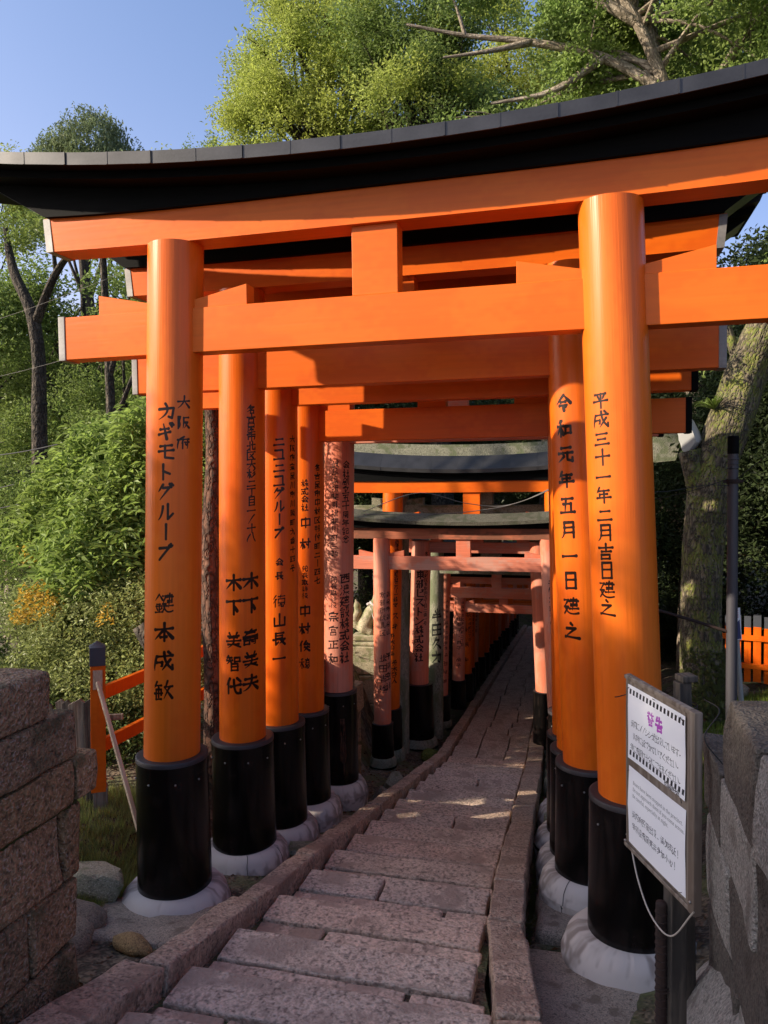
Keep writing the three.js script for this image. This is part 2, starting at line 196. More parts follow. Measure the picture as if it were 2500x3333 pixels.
// granite: pale and dark grains, one metre square
function granite(seed, base, amount, stains) {
  const R = rng(seed), a = tileNoise(180, 180, seed), b = tileNoise(90, 90, seed + 1), c = tileNoise(7, 7, seed + 2), e = tileNoise(19, 19, seed + 3), S = 768, h = new Float32Array(S * S);
  const col = texture(S, S, (u, v, x, y) => {
    const g = a(u, v), p = b(u, v), l = c(u, v) * 0.6 + e(u, v) * 0.4, k = (g - 0.5) * 0.7 + (p - 0.5) * 0.6 + (R() - 0.5) * 0.25; h[y * S + x] = 0.5 + k * 0.8;
    let o = base.map((q) => q * (1 + k * amount) * (0.86 + 0.28 * l)); if (g > 0.80) o = mix(o, [0.46, 0.40, 0.36], 0.5); if (p < 0.2) o = o.map((q) => q * 0.72);
    if (stains) { const m = smoothstep(c(v * 0.97 + 0.2, u), 0.56, 0.74) * smoothstep(e(u, v) + (g - 0.5) * 0.5, 0.32, 0.6); o = mix(o, stains, m * 0.8); }
    return lin(o);
  });
  return [col, texture(S, S, (u, v, x, y) => h[y * S + x], false)];
}
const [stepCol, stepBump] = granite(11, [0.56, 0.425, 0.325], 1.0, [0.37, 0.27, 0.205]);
const [wallCol, wallBump] = granite(23, [0.31, 0.195, 0.105], 1.0, [0.085, 0.072, 0.03]);
const [mossCol, mossBump] = granite(37, [0.215, 0.215, 0.150], 0.55, [0.105, 0.125, 0.060]);
const [greyCol, greyBump] = granite(41, [0.265, 0.255, 0.235], 0.75, [0.13, 0.115, 0.10]);
const M = {};
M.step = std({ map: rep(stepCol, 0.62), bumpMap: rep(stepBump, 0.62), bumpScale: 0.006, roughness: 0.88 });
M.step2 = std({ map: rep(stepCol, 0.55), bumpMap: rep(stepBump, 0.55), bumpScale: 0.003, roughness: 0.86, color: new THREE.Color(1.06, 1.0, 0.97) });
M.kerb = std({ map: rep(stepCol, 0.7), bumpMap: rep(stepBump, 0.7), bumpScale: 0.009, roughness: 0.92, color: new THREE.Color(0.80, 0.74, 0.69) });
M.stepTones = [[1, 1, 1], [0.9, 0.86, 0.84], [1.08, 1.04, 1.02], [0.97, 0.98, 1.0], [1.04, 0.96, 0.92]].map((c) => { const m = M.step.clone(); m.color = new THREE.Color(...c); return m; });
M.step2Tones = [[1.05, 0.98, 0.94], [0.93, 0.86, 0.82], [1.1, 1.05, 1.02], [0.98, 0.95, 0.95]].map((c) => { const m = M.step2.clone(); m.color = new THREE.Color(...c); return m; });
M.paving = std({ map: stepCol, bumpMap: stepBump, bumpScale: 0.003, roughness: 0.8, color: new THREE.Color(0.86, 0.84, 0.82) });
M.oldStone = std({ map: rep(wallCol, 0.7), bumpMap: rep(wallBump, 0.7), bumpScale: 0.016, roughness: 0.95 });
M.oldStoneTones = [[1, 1, 1], [0.8, 0.82, 0.84], [1.12, 1.05, 0.98], [0.9, 0.86, 0.78]].map((c) => { const m = M.oldStone.clone(); m.color = new THREE.Color(...c); return m; });
M.darkStone = std({ map: rep(greyCol, 0.9), bumpMap: rep(greyBump, 0.9), bumpScale: 0.012, roughness: 0.95, color: new THREE.Color(0.34, 0.31, 0.29) });
M.mossStone = std({ map: mossCol, bumpMap: mossBump, bumpScale: 0.006, roughness: 0.95 });
M.greyStone = std({ map: greyCol, bumpMap: greyBump, bumpScale: 0.012, roughness: 0.95 });
M.mortar = std({ map: rep(greyCol, 1.4), bumpMap: rep(greyBump, 1.4), bumpScale: 0.006, roughness: 0.95, color: new THREE.Color(1.2, 1.02, 0.86) });
M.paleStone = std({ map: rep(mossCol, 1.2), bumpMap: rep(mossBump, 1.2), bumpScale: 0.006, roughness: 0.95, color: new THREE.Color(1.7, 1.55, 1.45) });
M.rock = std({ map: rep(greyCol, 1.7), bumpMap: rep(greyBump, 1.7), bumpScale: 0.01, roughness: 0.95, color: new THREE.Color(1.05, 0.9, 0.72) });
M.ochreRock = std({ map: rep(greyCol, 1.7), bumpMap: rep(greyBump, 1.7), bumpScale: 0.01, roughness: 0.95, color: new THREE.Color(1.35, 0.9, 0.42) });

// plaster rings at the pillar feet: white, brushed on, with grey blotches
{ const a = tileNoise(34, 30, 51), b = tileNoise(9, 9, 52), c = tileNoise(50, 40, 53);
  M.plaster = std({ map: texture(512, 256, (u, v) => { const k = a(u, v) * 0.3 + b(u, v) * 0.5 + c(u, v) * 0.2; return lin(mix([0.56, 0.50, 0.46], [0.27, 0.225, 0.20], smoothstep(k, 0.42, 0.72))); }), bumpMap: texture(512, 256, (u, v) => a(u, v) * 0.6 + c(u, v) * 0.4, false), bumpScale: 0.003, roughness: 0.85 }); }

// vermilion paint on planed timber: faint grain along the timber (v), brush marks, runs
const GW = 256, GH = 1024, grain = new Float32Array(GW * GH), wear = new Float32Array(GW * GH);
{ const a = tileNoise(64, 6, 61), b = tileNoise(128, 14, 62), c = tileNoise(9, 7, 63), d = tileNoise(40, 60, 64), e = tileNoise(5, 9, 65);
  for (let y = 0; y < GH; y++) for (let x = 0; x < GW; x++) { const u = x / GW, v = y / GH; grain[y * GW + x] = (a(u, v) - 0.5) * 0.55 + (b(u, v) - 0.5) * 0.45; wear[y * GW + x] = c(u, v) * 0.5 + d(u, v) * 0.2 + e(u, v) * 0.3; } }
const grainAt = (u, v) => grain[(Math.floor(v * GH) % GH) * GW + (Math.floor(u * GW) % GW)], wearAt = (u, v) => wear[(Math.floor(v * GH) % GH) * GW + (Math.floor(u * GW) % GW)];
const PAINT = { fresh: [[0.75, 0.148, 0.010], [0.71, 0.128, 0.008], 0.13], deep: [[0.73, 0.134, 0.006], [0.67, 0.108, 0.005], 0.13], faded: [[0.66, 0.185, 0.10], [0.60, 0.24, 0.16], 0.3], pale: [[0.62, 0.20, 0.12], [0.55, 0.27, 0.2], 0.35], stained: [[0.42, 0.13, 0.07], [0.22, 0.085, 0.05], 0.5] };
const painted = (p, u, v) => { const [a, b, k] = PAINT[p], w = wearAt(u, v); return lin(mix(a, b, smoothstep(w, 0.4, 0.66)).map((q) => q * (1 + grainAt(u, v) * k))); };
const grainBump = texture(GW, GH, (u, v) => 0.5 + grainAt(u, v) * 0.9, false);
const gloss = { fresh: 0.34, deep: 0.34, faded: 0.5, pale: 0.6, stained: 0.7 };
for (const p of Object.keys(PAINT)) M[p] = new THREE.MeshPhysicalMaterial({ specularIntensity: 0.7, map: texture(GW, GH, (u, v) => painted(p, u, v)), bumpMap: grainBump, bumpScale: 0.0012, roughness: gloss[p] });
// the same paint on beams, whose timber runs along x (u)
const beamMat = {}; for (const p of Object.keys(PAINT)) { const t = M[p].map.clone(), b = grainBump.clone(); for (const q of [t, b]) { q.rotation = PI / 2; q.repeat.set(0.9, 0.42); q.needsUpdate = true; } beamMat[p] = new THREE.MeshPhysicalMaterial({ specularIntensity: 0.55, map: t, bumpMap: b, bumpScale: 0.0006, roughness: gloss[p] + 0.08 }); }

{ const a = tileNoise(70, 6, 71), b = tileNoise(10, 12, 72), c = tileNoise(120, 120, 73);
  M.lacquer = new THREE.MeshPhysicalMaterial({ specularIntensity: 0.6, map: texture(256, 256, (u, v) => { const k = a(u, v) * 0.5 + b(u, v) * 0.5; return lin(mix([0.0035, 0.003, 0.003], [0.011, 0.008, 0.007], smoothstep(k, 0.5, 0.8)).map((q) => q * (c(u, v) > 0.94 ? 2.2 : 1))); }), roughness: 0.24 });
  M.sleeveTop = std({ color: new THREE.Color(0.028, 0.022, 0.024), roughness: 0.55 });
  M.black = new THREE.MeshPhysicalMaterial({ specularIntensity: 0.15, map: texture(256, 256, (u, v) => { const k = a(v, u); return lin([0.0030, 0.0030, 0.0032].map((q) => q * (0.7 + k * 0.8))); }), roughness: 0.62 });
  M.sheet = std({ map: texture(256, 256, (u, v) => { const k = b(u, v) * 0.6 + c(u, v) * 0.25 + a(v, u) * 0.15; return lin(mix([0.034, 0.034, 0.036], [0.066, 0.065, 0.067], k)); }), roughness: 0.36, metalness: 0.55 });
  M.cap = std({ map: M.sheet.map, roughness: 0.5, metalness: 0.35, color: new THREE.Color(5.2, 5.0, 4.7) });
  M.oldSheet = std({ map: mossCol, bumpMap: mossBump, bumpScale: 0.006, roughness: 0.9, color: new THREE.Color(0.36, 0.34, 0.34) });
  M.rust = std({ map: texture(128, 128, (u, v) => lin(mix([0.045, 0.024, 0.018], [0.02, 0.013, 0.012], b(u, v)))), roughness: 0.85, metalness: 0.2 });
  M.rivet = std({ color: new THREE.Color(0.3, 0.29, 0.27), roughness: 0.35, metalness: 0.8 }); }
// weathered boards
{ const a = tileNoise(90, 5, 81), b = tileNoise(10, 9, 82), c = tileNoise(200, 40, 83);
  const g = (p, q, s) => texture(256, 512, (u, v) => { const k = a(u, v) * 0.55 + b(u, v) * 0.3 + c(u, v) * 0.15; return lin(mix(p, q, smoothstep(k, 0.3, 0.7))); });
  const bump = texture(256, 512, (u, v) => a(u, v) * 0.7 + c(u, v) * 0.3, false);
  M.board = std({ map: g([0.13, 0.095, 0.07], [0.235, 0.19, 0.15]), bumpMap: bump, bumpScale: 0.003, roughness: 0.9 });
  M.darkWood = std({ map: g([0.035, 0.03, 0.026], [0.085, 0.07, 0.055]), bumpMap: bump, bumpScale: 0.004, roughness: 0.9 });
  M.paleWood = std({ map: g([0.42, 0.31, 0.2], [0.55, 0.43, 0.3]), bumpMap: bump, bumpScale: 0.002, roughness: 0.8 });
  M.oldWood = std({ map: g([0.12, 0.085, 0.05], [0.25, 0.2, 0.13]), bumpMap: bump, bumpScale: 0.006, roughness: 0.95 }); }
// bark, with and without moss
{ const S = [256, 512], ridge = tileNoise(30, 14, 91), r2 = tileNoise(60, 60, 92), big = tileNoise(4, 5, 93), mossN = tileNoise(7, 9, 94);
  const h = (u, v) => { const w = ridge((u + 0.03 * r2(u, v)) % 1, v); return Math.abs(w - 0.5) * 2; };
  const bark = (p, q, green) => texture(...S, (u, v) => { const k = h(u, v); let c = mix(p, q, smoothstep(k, 0.05, 0.7) * (0.6 + 0.4 * r2(u, v))); if (green) c = mix(c, [0.12 + 0.05 * r2(v, u), 0.135 + 0.05 * r2(u, v), 0.02], 0.75 * smoothstep(mossN(u, v) * 0.6 + 0.4 * big(v, u) + 0.5 * (r2(u, v) - 0.5), green, green + 0.4)); return lin(c.map((e) => e * (0.8 + 0.4 * big(u, v)))); });
  const bump = texture(...S, (u, v) => h(u, v) * 0.8 + r2(u, v) * 0.2, false);
  M.bark = std({ map: bark([0.022, 0.017, 0.012], [0.10, 0.08, 0.058]), bumpMap: bump, bumpScale: 0.03, roughness: 0.95 });
  M.paleBark = std({ map: bark([0.15, 0.12, 0.085], [0.40, 0.335, 0.255]), bumpMap: bump, bumpScale: 0.015, roughness: 0.95 });
  M.redBark = std({ map: bark([0.04, 0.02, 0.012], [0.16, 0.075, 0.045]), bumpMap: bump, bumpScale: 0.03, roughness: 0.95 });
  M.mossBark = std({ map: bark([0.05, 0.04, 0.027], [0.19, 0.155, 0.10], 0.36), bumpMap: bump, bumpScale: 0.035, roughness: 0.98 });
  M.moss = std({ map: texture(256, 256, (u, v) => lin(mix([0.06, 0.075, 0.012], [0.17, 0.185, 0.03], r2(u, v) * 0.6 + mossN(u, v) * 0.4))), bumpMap: texture(256, 256, (u, v) => r2(u, v), false), bumpScale: 0.02, roughness: 1 }); }
// soil with rotting leaves
{ const a = tileNoise(90, 90, 101), b = tileNoise(11, 11, 102), c = tileNoise(34, 34, 103), d = tileNoise(5, 5, 104);
  M.soil = std({ map: texture(512, 512, (u, v) => { const k = a(u, v) * 0.4 + c(u, v) * 0.35 + b(u, v) * 0.25; return lin(mix(mix([0.055, 0.04, 0.026], [0.20, 0.15, 0.10], smoothstep(k, 0.35, 0.7)), [0.085, 0.10, 0.035], smoothstep(d(u, v) * 0.6 + b(u, v) * 0.4, 0.5, 0.68) * 0.75)); }), bumpMap: texture(512, 512, (u, v) => a(u, v) * 0.5 + c(u, v) * 0.5, false), bumpScale: 0.02, roughness: 1 }); }
M.cloth = std({ color: new THREE.Color(0.6, 0.55, 0.52), roughness: 0.95 });
M.cord = std({ color: new THREE.Color(0.45, 0.4, 0.34), roughness: 0.9 });
M.wire = std({ color: new THREE.Color(0.012, 0.011, 0.011), roughness: 0.6 });
M.paleWire = std({ color: new THREE.Color(0.13, 0.12, 0.11), roughness: 0.7 });
M.redWire = std({ color: new THREE.Color(0.14, 0.06, 0.03), roughness: 0.7 });
M.steelPole = std({ map: texture(128, 256, (u, v) => lin([0.058, 0.056, 0.066].map((q) => q * (0.9 + 0.2 * wearAt(u, v))))), roughness: 0.5, metalness: 0.1 });
M.pipe = std({ color: new THREE.Color(0.33, 0.35, 0.33), roughness: 0.45, metalness: 0.2 });
M.bolt = M.rivet;
function leafMat(r, g, b, t = 0.3, gl = 0.25) { return new THREE.MeshPhysicalMaterial({ color: new THREE.Color(r, g, b), roughness: 1, transmission: t, thickness: 0, side: THREE.DoubleSide, specularIntensity: 0.3, clearcoat: gl, clearcoatRoughness: 0.38 }); }
// ---------------------------------------------------------------- torii gates
// A pillar is drawn round its own axis; u = 0.5 faces the viewer's end of the steps (+z) and grows towards +x.
function pillarGeo(xb, yb, xt, yt, rb, rt, n = 48) {
  const pos = [], uv = [], idx = [], rows = 8;
  for (let i = 0; i <= rows; i++) for (let j = 0; j <= n; j++) { const t = i / rows, a = (j / n - 0.5) * 2 * PI, r = lerp(rb, rt, t); pos.push(lerp(xb, xt, t) + Math.sin(a) * r, lerp(yb, yt, t), Math.cos(a) * r); uv.push(j / n, t); }
  for (let i = 0; i < rows; i++) for (let j = 0; j < n; j++) { const q = i * (n + 1) + j, s = q + n + 1; idx.push(q, q + 1, s, q + 1, s + 1, s); }
  const g = new THREE.BufferGeometry(); g.setAttribute('position', new THREE.Float32BufferAttribute(pos, 3)); g.setAttribute('uv', new THREE.Float32BufferAttribute(uv, 2)); g.setIndex(idx); g.computeVertexNormals();
  const N = g.attributes.normal; for (let i = 0; i <= rows; i++) { const a = i * (n + 1), b = a + n, x = N.getX(a) + N.getX(b), z = N.getZ(a) + N.getZ(b), l = Math.hypot(x, z); N.setXYZ(a, x / l, 0, z / l); N.setXYZ(b, x / l, 0, z / l); } return g;
}
// columns of writing: [bearing in degrees from +z towards +x, text, height of first sign, height of last sign, sign size in m, weight]
function inscribed(paint, yb, yt, r, cols, W = 640, H = 2048, ink = '#1a0603') {
  const c = document.createElement('canvas'); c.width = W; c.height = H; const g = c.getContext('2d'), im = g.createImageData(W, H);
  for (let y = 0; y < H; y++) for (let x = 0; x < W; x++) { const p = painted(paint, (x / W + yb * 0.37 + 5) % 1, (y / H * 0.9 + r * 3.1 + yt * 0.21) % 1), o = (y * W + x) * 4; for (let i = 0; i < 3; i++) im.data[o + i] = clamp(p[i], 0, 1) * 255; im.data[o + 3] = 255; }
  g.putImageData(im, 0, 0);
  for (const [deg, text, y0, y1, size, weight = 1, color] of cols) {
    g.fillStyle = color ?? ink; const list = [...text], sx = size / (2 * PI * r) * W, sy = size / (yt - yb) * H;
    list.forEach((ch, i) => { const y = list.length > 1 ? lerp(y0, y1, i / (list.length - 1)) : y0; brush(g, ch, (deg / 360 + 0.5) * W, (yt - y) / (yt - yb) * H, sx, sy, weight); });
  }
  const t = new THREE.CanvasTexture(c); t.colorSpace = THREE.SRGBColorSpace; t.magFilter = THREE.LinearFilter; const b = grainBump.clone(); b.repeat.set(3, 1.3); b.needsUpdate = true; return new THREE.MeshPhysicalMaterial({ specularIntensity: 0.7, map: t, bumpMap: b, bumpScale: 0.0009, roughness: gloss[paint] });
}
// beam whose underside and top follow yb(x), yt(x); half-depths zb, zt; ends lean outward from L to L + lean
function beamGeo(x0, x1, yb, yt, zb, zt, lean0 = 0, lean1 = 0, n = 24, grow = 0) {
  const sec = [], pos = [], idx = [];
  for (let i = 0; i <= n; i++) { const t = i / n, xb = lerp(x0, x1, t), xt = lerp(x0 - lean0, x1 + lean1, t); sec.push([[xb, yb(xb), zb], [xb, yb(xb), -zb], [xt, yt(xt), -zt], [xt, yt(xt), zt]]); }
  const quad = (a, b, c, d) => { const o = pos.length / 3; pos.push(...a, ...b, ...c, ...d); idx.push(o, o + 1, o + 2, o, o + 2, o + 3); };
  for (let i = 0; i < n; i++) { const A = sec[i], B = sec[i + 1]; quad(A[0], B[0], B[3], A[3]); quad(B[1], A[1], A[2], B[2]); quad(A[1], B[1], B[0], A[0]); quad(A[3], B[3], B[2], A[2]); }
  const A = sec[0], B = sec[n]; quad(A[1], A[0], A[3], A[2]); quad(B[0], B[1], B[2], B[3]);
  const g = new THREE.BufferGeometry(); g.setAttribute('position', new THREE.Float32BufferAttribute(pos, 3)); g.setIndex(idx); g.computeVertexNormals(); return boxUV(g);
}
const flat = (y) => () => y;
function wedge(x0, x1, y, h0, h1, d) { // nuki wedge: h0 at x0, h1 at x1
  const s = new THREE.Shape([new THREE.Vector2(x0, 0), new THREE.Vector2(x1, 0), new THREE.Vector2(x1, h1), new THREE.Vector2(x0, h0)]);
  const g = new THREE.ExtrudeGeometry(s, { depth: d, bevelEnabled: true, bevelSize: 0.002, bevelThickness: 0.002, bevelSegments: 1 }); g.translate(0, y + 0.002, -d / 2); return boxUV(g);
}
const plankBox = (w, h, d, r = 0.004) => block(w, h, d, r, 0, 0, 1);
function torii(o) {
  const t = thing(o.name ?? 'torii_gate', o.label, 'torii gate', [0, 0, o.z], 0, o.group), P = o.paint, bm = beamMat[P], D = o.D, r = D / 2, near = o.near ?? 0;
  const sides = [['L', -1], ['R', 1]], midX = (o.L.t + o.R.t) / 2;
  for (const [k, s] of sides) {
    const q = o[k], slope = (q.t - q.b) / (o.top - q.rim), yb = q.rim - 0.05, xb = q.b - 0.05 * slope;
    const geo = pillarGeo(xb, yb, q.t, o.top, r * 1.03, r * 0.99, near ? 56 : 28);
    const p = part('pillar', geo, q.text ? inscribed(P, yb, o.top, r, q.text, near ? 768 : 512, near ? 2048 : 1536, o.ink) : M[P], t);
    const S = q.sleeve ?? r * 1.32, xr = q.b, xe = q.b - (q.rim - q.foot) * slope;
    const sl = pillarGeo(0, q.foot - q.rim, 0, 0, S * 1.05, S, near ? 56 : 28), sm = part('sleeve', sl, M[o.sleeveMat ?? 'lacquer'], p); sm.position.set(xr, q.rim, 0);
    if (near) {
      const ring = lathe([[r * 0.9, 0.001], [r * 1.04, 0.001], [S - 0.008, 0.001], [S + 0.003, -0.004], [S + 0.004, -0.03]], 56); const tp = part('collar', ring, M.sleeveTop, p); tp.position.set(xr, q.rim + 0.003, 0);
      const band = part('band', lathe([[S * 1.001, -0.004], [S * 1.012, -0.004], [S * 1.014, -0.10], [S * 1.002, -0.102]], 56), M.lacquer, p); band.position.set(xr, q.rim - 0.002, 0);
      for (const a of [-2.2, -0.9, -0.15, 0.6, 1.3]) { const v = part('nail', moved(new THREE.SphereGeometry(0.007, 8, 6), Math.sin(a) * S * 1.02, -0.135, Math.cos(a) * S * 1.02), M.rivet, p); v.position.set(xr, q.rim, 0); }
    } else { const tp = part('collar', lathe([[r * 0.9, 0.001], [S - 0.006, 0.001], [S + 0.002, -0.006]], 28), M.sleeveTop, p); tp.position.set(xr, q.rim + 0.002, 0); }
    if (q.peeled) { const g = new THREE.CylinderGeometry(S * 1.025, S * 1.04, 0.62, 8, 6, true, q.peeled, 0.26); const pe = g.attributes.position; for (let i = 0; i < pe.count; i++) { pe.setX(i, pe.getX(i) + 0.012 * noise3(pe.getY(i) * 9, i % 9, 3)); } const pm = part('peeled_strip', g, M.redBark, p, 'reddish peeled strip on the black sleeve'); pm.position.set(xr, q.rim - 0.58, 0); }
    if (q.base) {
      const R = q.base, h = q.foot - q.ground, e = (a) => 1 + 0.02 * noise3(Math.sin(a) * 2 + o.z * 3, s, Math.cos(a) * 2), g = lathe([[S * 0.9, h + 0.05], [S * 1.03, h + 0.055], [lerp(S, R, 0.45), h + 0.045], [lerp(S, R, 0.8), h - 0.005], [R, h - 0.10], [R * 1.005, h * 0.45], [R * 0.995, 0], [R * 0.97, -0.12], [R * 0.95, -0.38]], 56);
      const pp = g.attributes.position; for (let i = 0; i < pp.count; i++) { const a = Math.atan2(pp.getX(i), pp.getZ(i)); pp.setX(i, pp.getX(i) * e(a)); pp.setZ(i, pp.getZ(i) * e(a)); pp.setY(i, pp.getY(i) + 0.005 * noise3(pp.getX(i) * 4, o.z, pp.getZ(i) * 4)); } g.computeVertexNormals();
      const b = part('base_stone', g, M[q.baseMat ?? 'plaster'], p); b.position.set(xr, q.ground, 0);
      for (const a of q.cracks ?? []) { const pr = [[S * 1.05, h + 0.055], [lerp(S, R, 0.5), h + 0.043], [lerp(S, R, 0.82), h - 0.008], [R + 0.002, h - 0.10], [R * 1.005 + 0.002, h * 0.45], [R + 0.002, 0.01]]; part('crack', cable(pr.map(([rr, y], i) => { const f = a + 0.035 * noise3(i * 1.7, a * 5, 2); return [Math.sin(f) * rr * e(f), y, Math.cos(f) * rr * e(f)]; }), 0.0022), M.wire, b); }
    }
  }
  // tie beam through the pillars, its four wedges and end caps
  const n = o.nuki, nk = part('tie_beam', block(n.x1 - n.x0, n.t - n.b, n.d * 2, 0.005, 0, o.z, 2), beamMat[n.paint ?? P], t); nk.position.set((n.x0 + n.x1) / 2, (n.t + n.b) / 2, 0);
  if (n.cap) for (const x of [n.x0, n.x1]) { const c = part('end_cap', plankBox(0.05, n.t - n.b + 0.012, n.d * 2 + 0.012), M[n.cap], nk); c.position.set(x - nk.position.x + (x < 0 ? 0.012 : -0.012), 0, 0); }
  for (const [k, s] of sides) {
    const q = o[k], xc = lerp(q.b, q.t, (n.t - q.rim) / (o.top - q.rim)), wd = n.d * 2 - 0.03, len = o.wedge ?? 0.3, wh = o.wedgeH ?? 0.12;
    part('wedge', wedge(xc + r * 0.9, xc + r * 0.9 + len, n.t, wh * 0.4, wh, wd), bm, t); part('wedge', wedge(xc - r * 0.9 - len, xc - r * 0.9, n.t, wh, wh * 0.4, wd), bm, t);
  }
  const l = o.lintel, sw = o.strut ?? D * 0.8, sx = o.strutX ?? midX, bow = (x) => (o.bow ?? 0.025) * Math.pow(Math.abs(x - sx) / 2.2, 4);
  const st = part('centre_strut', block(sw, l.b - n.t + 0.002, l.d * 1.25, 0.004, 0, o.z, 2), bm, t); st.position.set(sx, (l.b + n.t) / 2, 0);
  part('lower_lintel', beamGeo(l.x0, l.x1, (x) => l.b + bow(x) * 0.6, (x) => l.t + bow(x), l.d, l.d * 1.02, 0.02, 0.02), beamMat[l.paint ?? P], t);
  if (l.cap) for (const [x, a] of [[l.x0, 1], [l.x1, -1]]) part('end_cap', beamGeo(Math.min(x, x + 0.045 * a) - (a > 0 ? 0.006 : 0.0), Math.max(x, x + 0.045 * a) + (a > 0 ? 0 : 0.006), (q) => l.b + bow(x) * 0.6 - 0.005, (q) => l.t + bow(x) - 0.003, l.d + 0.006, l.d + 0.006, a > 0 ? 0.02 : -0.02, a > 0 ? -0.02 : 0.02, 1), M[l.cap], t);
  // black upper lintel with its sheet-metal roof, sweeping up towards both ends
  const k = o.roof; if (!k) return t;
  const sweep = (x) => k.rise * (x - (k.cx ?? sx)) * (x - (k.cx ?? sx)), yb = (x) => l.t + bow(x) + 0.002, yt = (x) => l.t + k.h + sweep(x), lean = k.lean;
  const kb = part('upper_lintel', beamGeo(k.x0, k.x1, yb, (x) => yt(x), k.d * 0.92, k.d, lean, lean, 32), M.black, t);
  for (const s of [-1, 1]) { const x = s < 0 ? k.x0 : k.x1; const g = beamGeo(s < 0 ? x - 0.006 : x, s < 0 ? x : x + 0.006, (q) => yb(x) + 0.003, (q) => yt(x + s * lean) - 0.003, k.d * 0.92 - 0.004, k.d - 0.004, s < 0 ? lean : -lean, s < 0 ? -lean : lean, 1); part('end_cap', g, M.sheet, kb); }
  const up = lean + (k.up ?? 0.06), X0 = k.x0 - up, X1 = k.x1 + up, e1 = k.d + (k.o1 ?? 0.05), e2 = k.d + (k.o2 ?? 0.10);
  part('eave_board', beamGeo(X0 + 0.03, X1 - 0.03, (x) => yt(x) + 0.001, (x) => yt(x) + k.e1, e1, e1 + 0.004, 0.02, 0.02, 32), M.black, kb);
  const y1 = (x) => yt(x) + k.e1 + 0.001;
  if (!k.sheets) { part('roof_sheet', beamGeo(X0, X1, y1, (x) => y1(x) + k.e2, e2, e2, 0.03, 0.03, 32), M[k.mat ?? 'sheet'], kb); part('roof_sheet', beamGeo(X0 - 0.03, X1 + 0.03, (x) => y1(x) + k.e2 + 0.001, (x) => y1(x) + k.e2 + k.e3, e2, 0.02, 0, 0, 32), M[k.mat ?? 'sheet'], kb); }
  else {
    const cnt = Math.round((X1 - X0) / k.sheets), w = (X1 - X0) / cnt;
    part('roof_core', beamGeo(X0 + 0.01, X1 - 0.01, (x) => y1(x), (x) => y1(x) + k.e2 - 0.002, e2 - 0.006, e2 - 0.006, 0, 0, 32), M.black, kb);
    for (let i = 0; i < cnt; i++) for (const s of [1, -1]) {
      const a = X0 + i * w + 0.0004, b = a + w - 0.0008, lap = 0.0025 * (i % 2), z = s * (e2 + lap), zi = s * (e2 - 0.01), ridge = s * 0.02, j = 0.002 * (hash3(i, s, 7) - 0.5);
      const c = (x, y, zz) => [x, y, zz], pos = [], tri = (p, q, u, v) => s > 0 ? pos.push(...p, ...q, ...u, ...p, ...u, ...v) : pos.push(...p, ...u, ...q, ...p, ...v, ...u);
      tri(c(a, y1(a) - 0.004, z), c(b, y1(b) - 0.004, z + j), c(b, y1(b) + k.e2, z + j), c(a, y1(a) + k.e2, z));           // fascia
      tri(c(a, y1(a) + k.e2, z), c(b, y1(b) + k.e2, z + j), c(b, y1(b) + k.e2 + k.e3, ridge), c(a, y1(a) + k.e2 + k.e3, ridge)); // slope
      tri(c(a, y1(a) - 0.004, zi), c(b, y1(b) - 0.004, zi), c(b, y1(b) - 0.004, z + j), c(a, y1(a) - 0.004, z));           // turned-in edge
      tri(c(b, y1(b) - 0.004, z + j), c(b, y1(b) - 0.004, zi), c(b, y1(b) + k.e2, zi), c(b, y1(b) + k.e2, z + j)); tri(c(a, y1(a) - 0.004, zi), c(a, y1(a) - 0.004, z), c(a, y1(a) + k.e2, z), c(a, y1(a) + k.e2, zi));
      const g = new THREE.BufferGeometry(); g.setAttribute('position', new THREE.Float32BufferAttribute(pos, 3)); g.computeVertexNormals(); part('roof_sheet', boxUV(g), M[k.mat ?? 'sheet'], kb);
      if (s > 0 || i % 2) part('seam', moved(new THREE.BoxGeometry(0.008, k.e2 + 0.004, 0.006), b + 0.0015, y1(b) + k.e2 / 2 - 0.002, z + s * 0.002), M.sheet, kb);
    }
  }
  return t;
}
const nearRoof = { rise: 0.028, h: 0.068, e1: 0.045, e2: 0.07, e3: 0.10, d: 0.15, lean: 0.3, o1: 0.12, o2: 0.22 };
torii({ z: 0, D: 0.36, near: 1, paint: 'fresh', top: 4.09, label: 'nearest and tallest vermilion torii gate, its black roof spanning the whole photo', bow: 0.03, strutX: 0,
  L: { t: -1.36, b: -1.479, rim: 0.73, foot: -0.21, ground: -0.36, sleeve: 0.235, base: 0.37, text: [[48, '大阪府', 3.07, 2.81, 0.074], [13, 'カギモトグループ', 3.01, 2.11, 0.095, 1.15], [11, '鍵本成敏', 1.78, 1.21, 0.115, 1.05]] },
  R: { t: 1.36, b: 1.479, rim: 0.73, foot: -0.12, ground: -0.30, sleeve: 0.235, base: 0.40, text: [[-33, '平成三十一年二月吉日建之', 2.98, 1.83, 0.085, 1.0]] },
  nuki: { x0: -2.203, x1: 2.22, b: 3.389, t: 3.673, d: 0.07, cap: 'cap' }, wedge: 0.37, wedgeH: 0.125, strut: 0.285,
  lintel: { x0: -2.255, x1: 2.27, b: 4.087, t: 4.29, d: 0.105, cap: 'cap' }, roof: { ...nearRoof, x0: -2.25, x1: 2.35, cx: 0.2, sheets: 0.295, lean: 0.45, up: 0.35, h: 0.062, o2: 0.27, o1: 0.15 } });
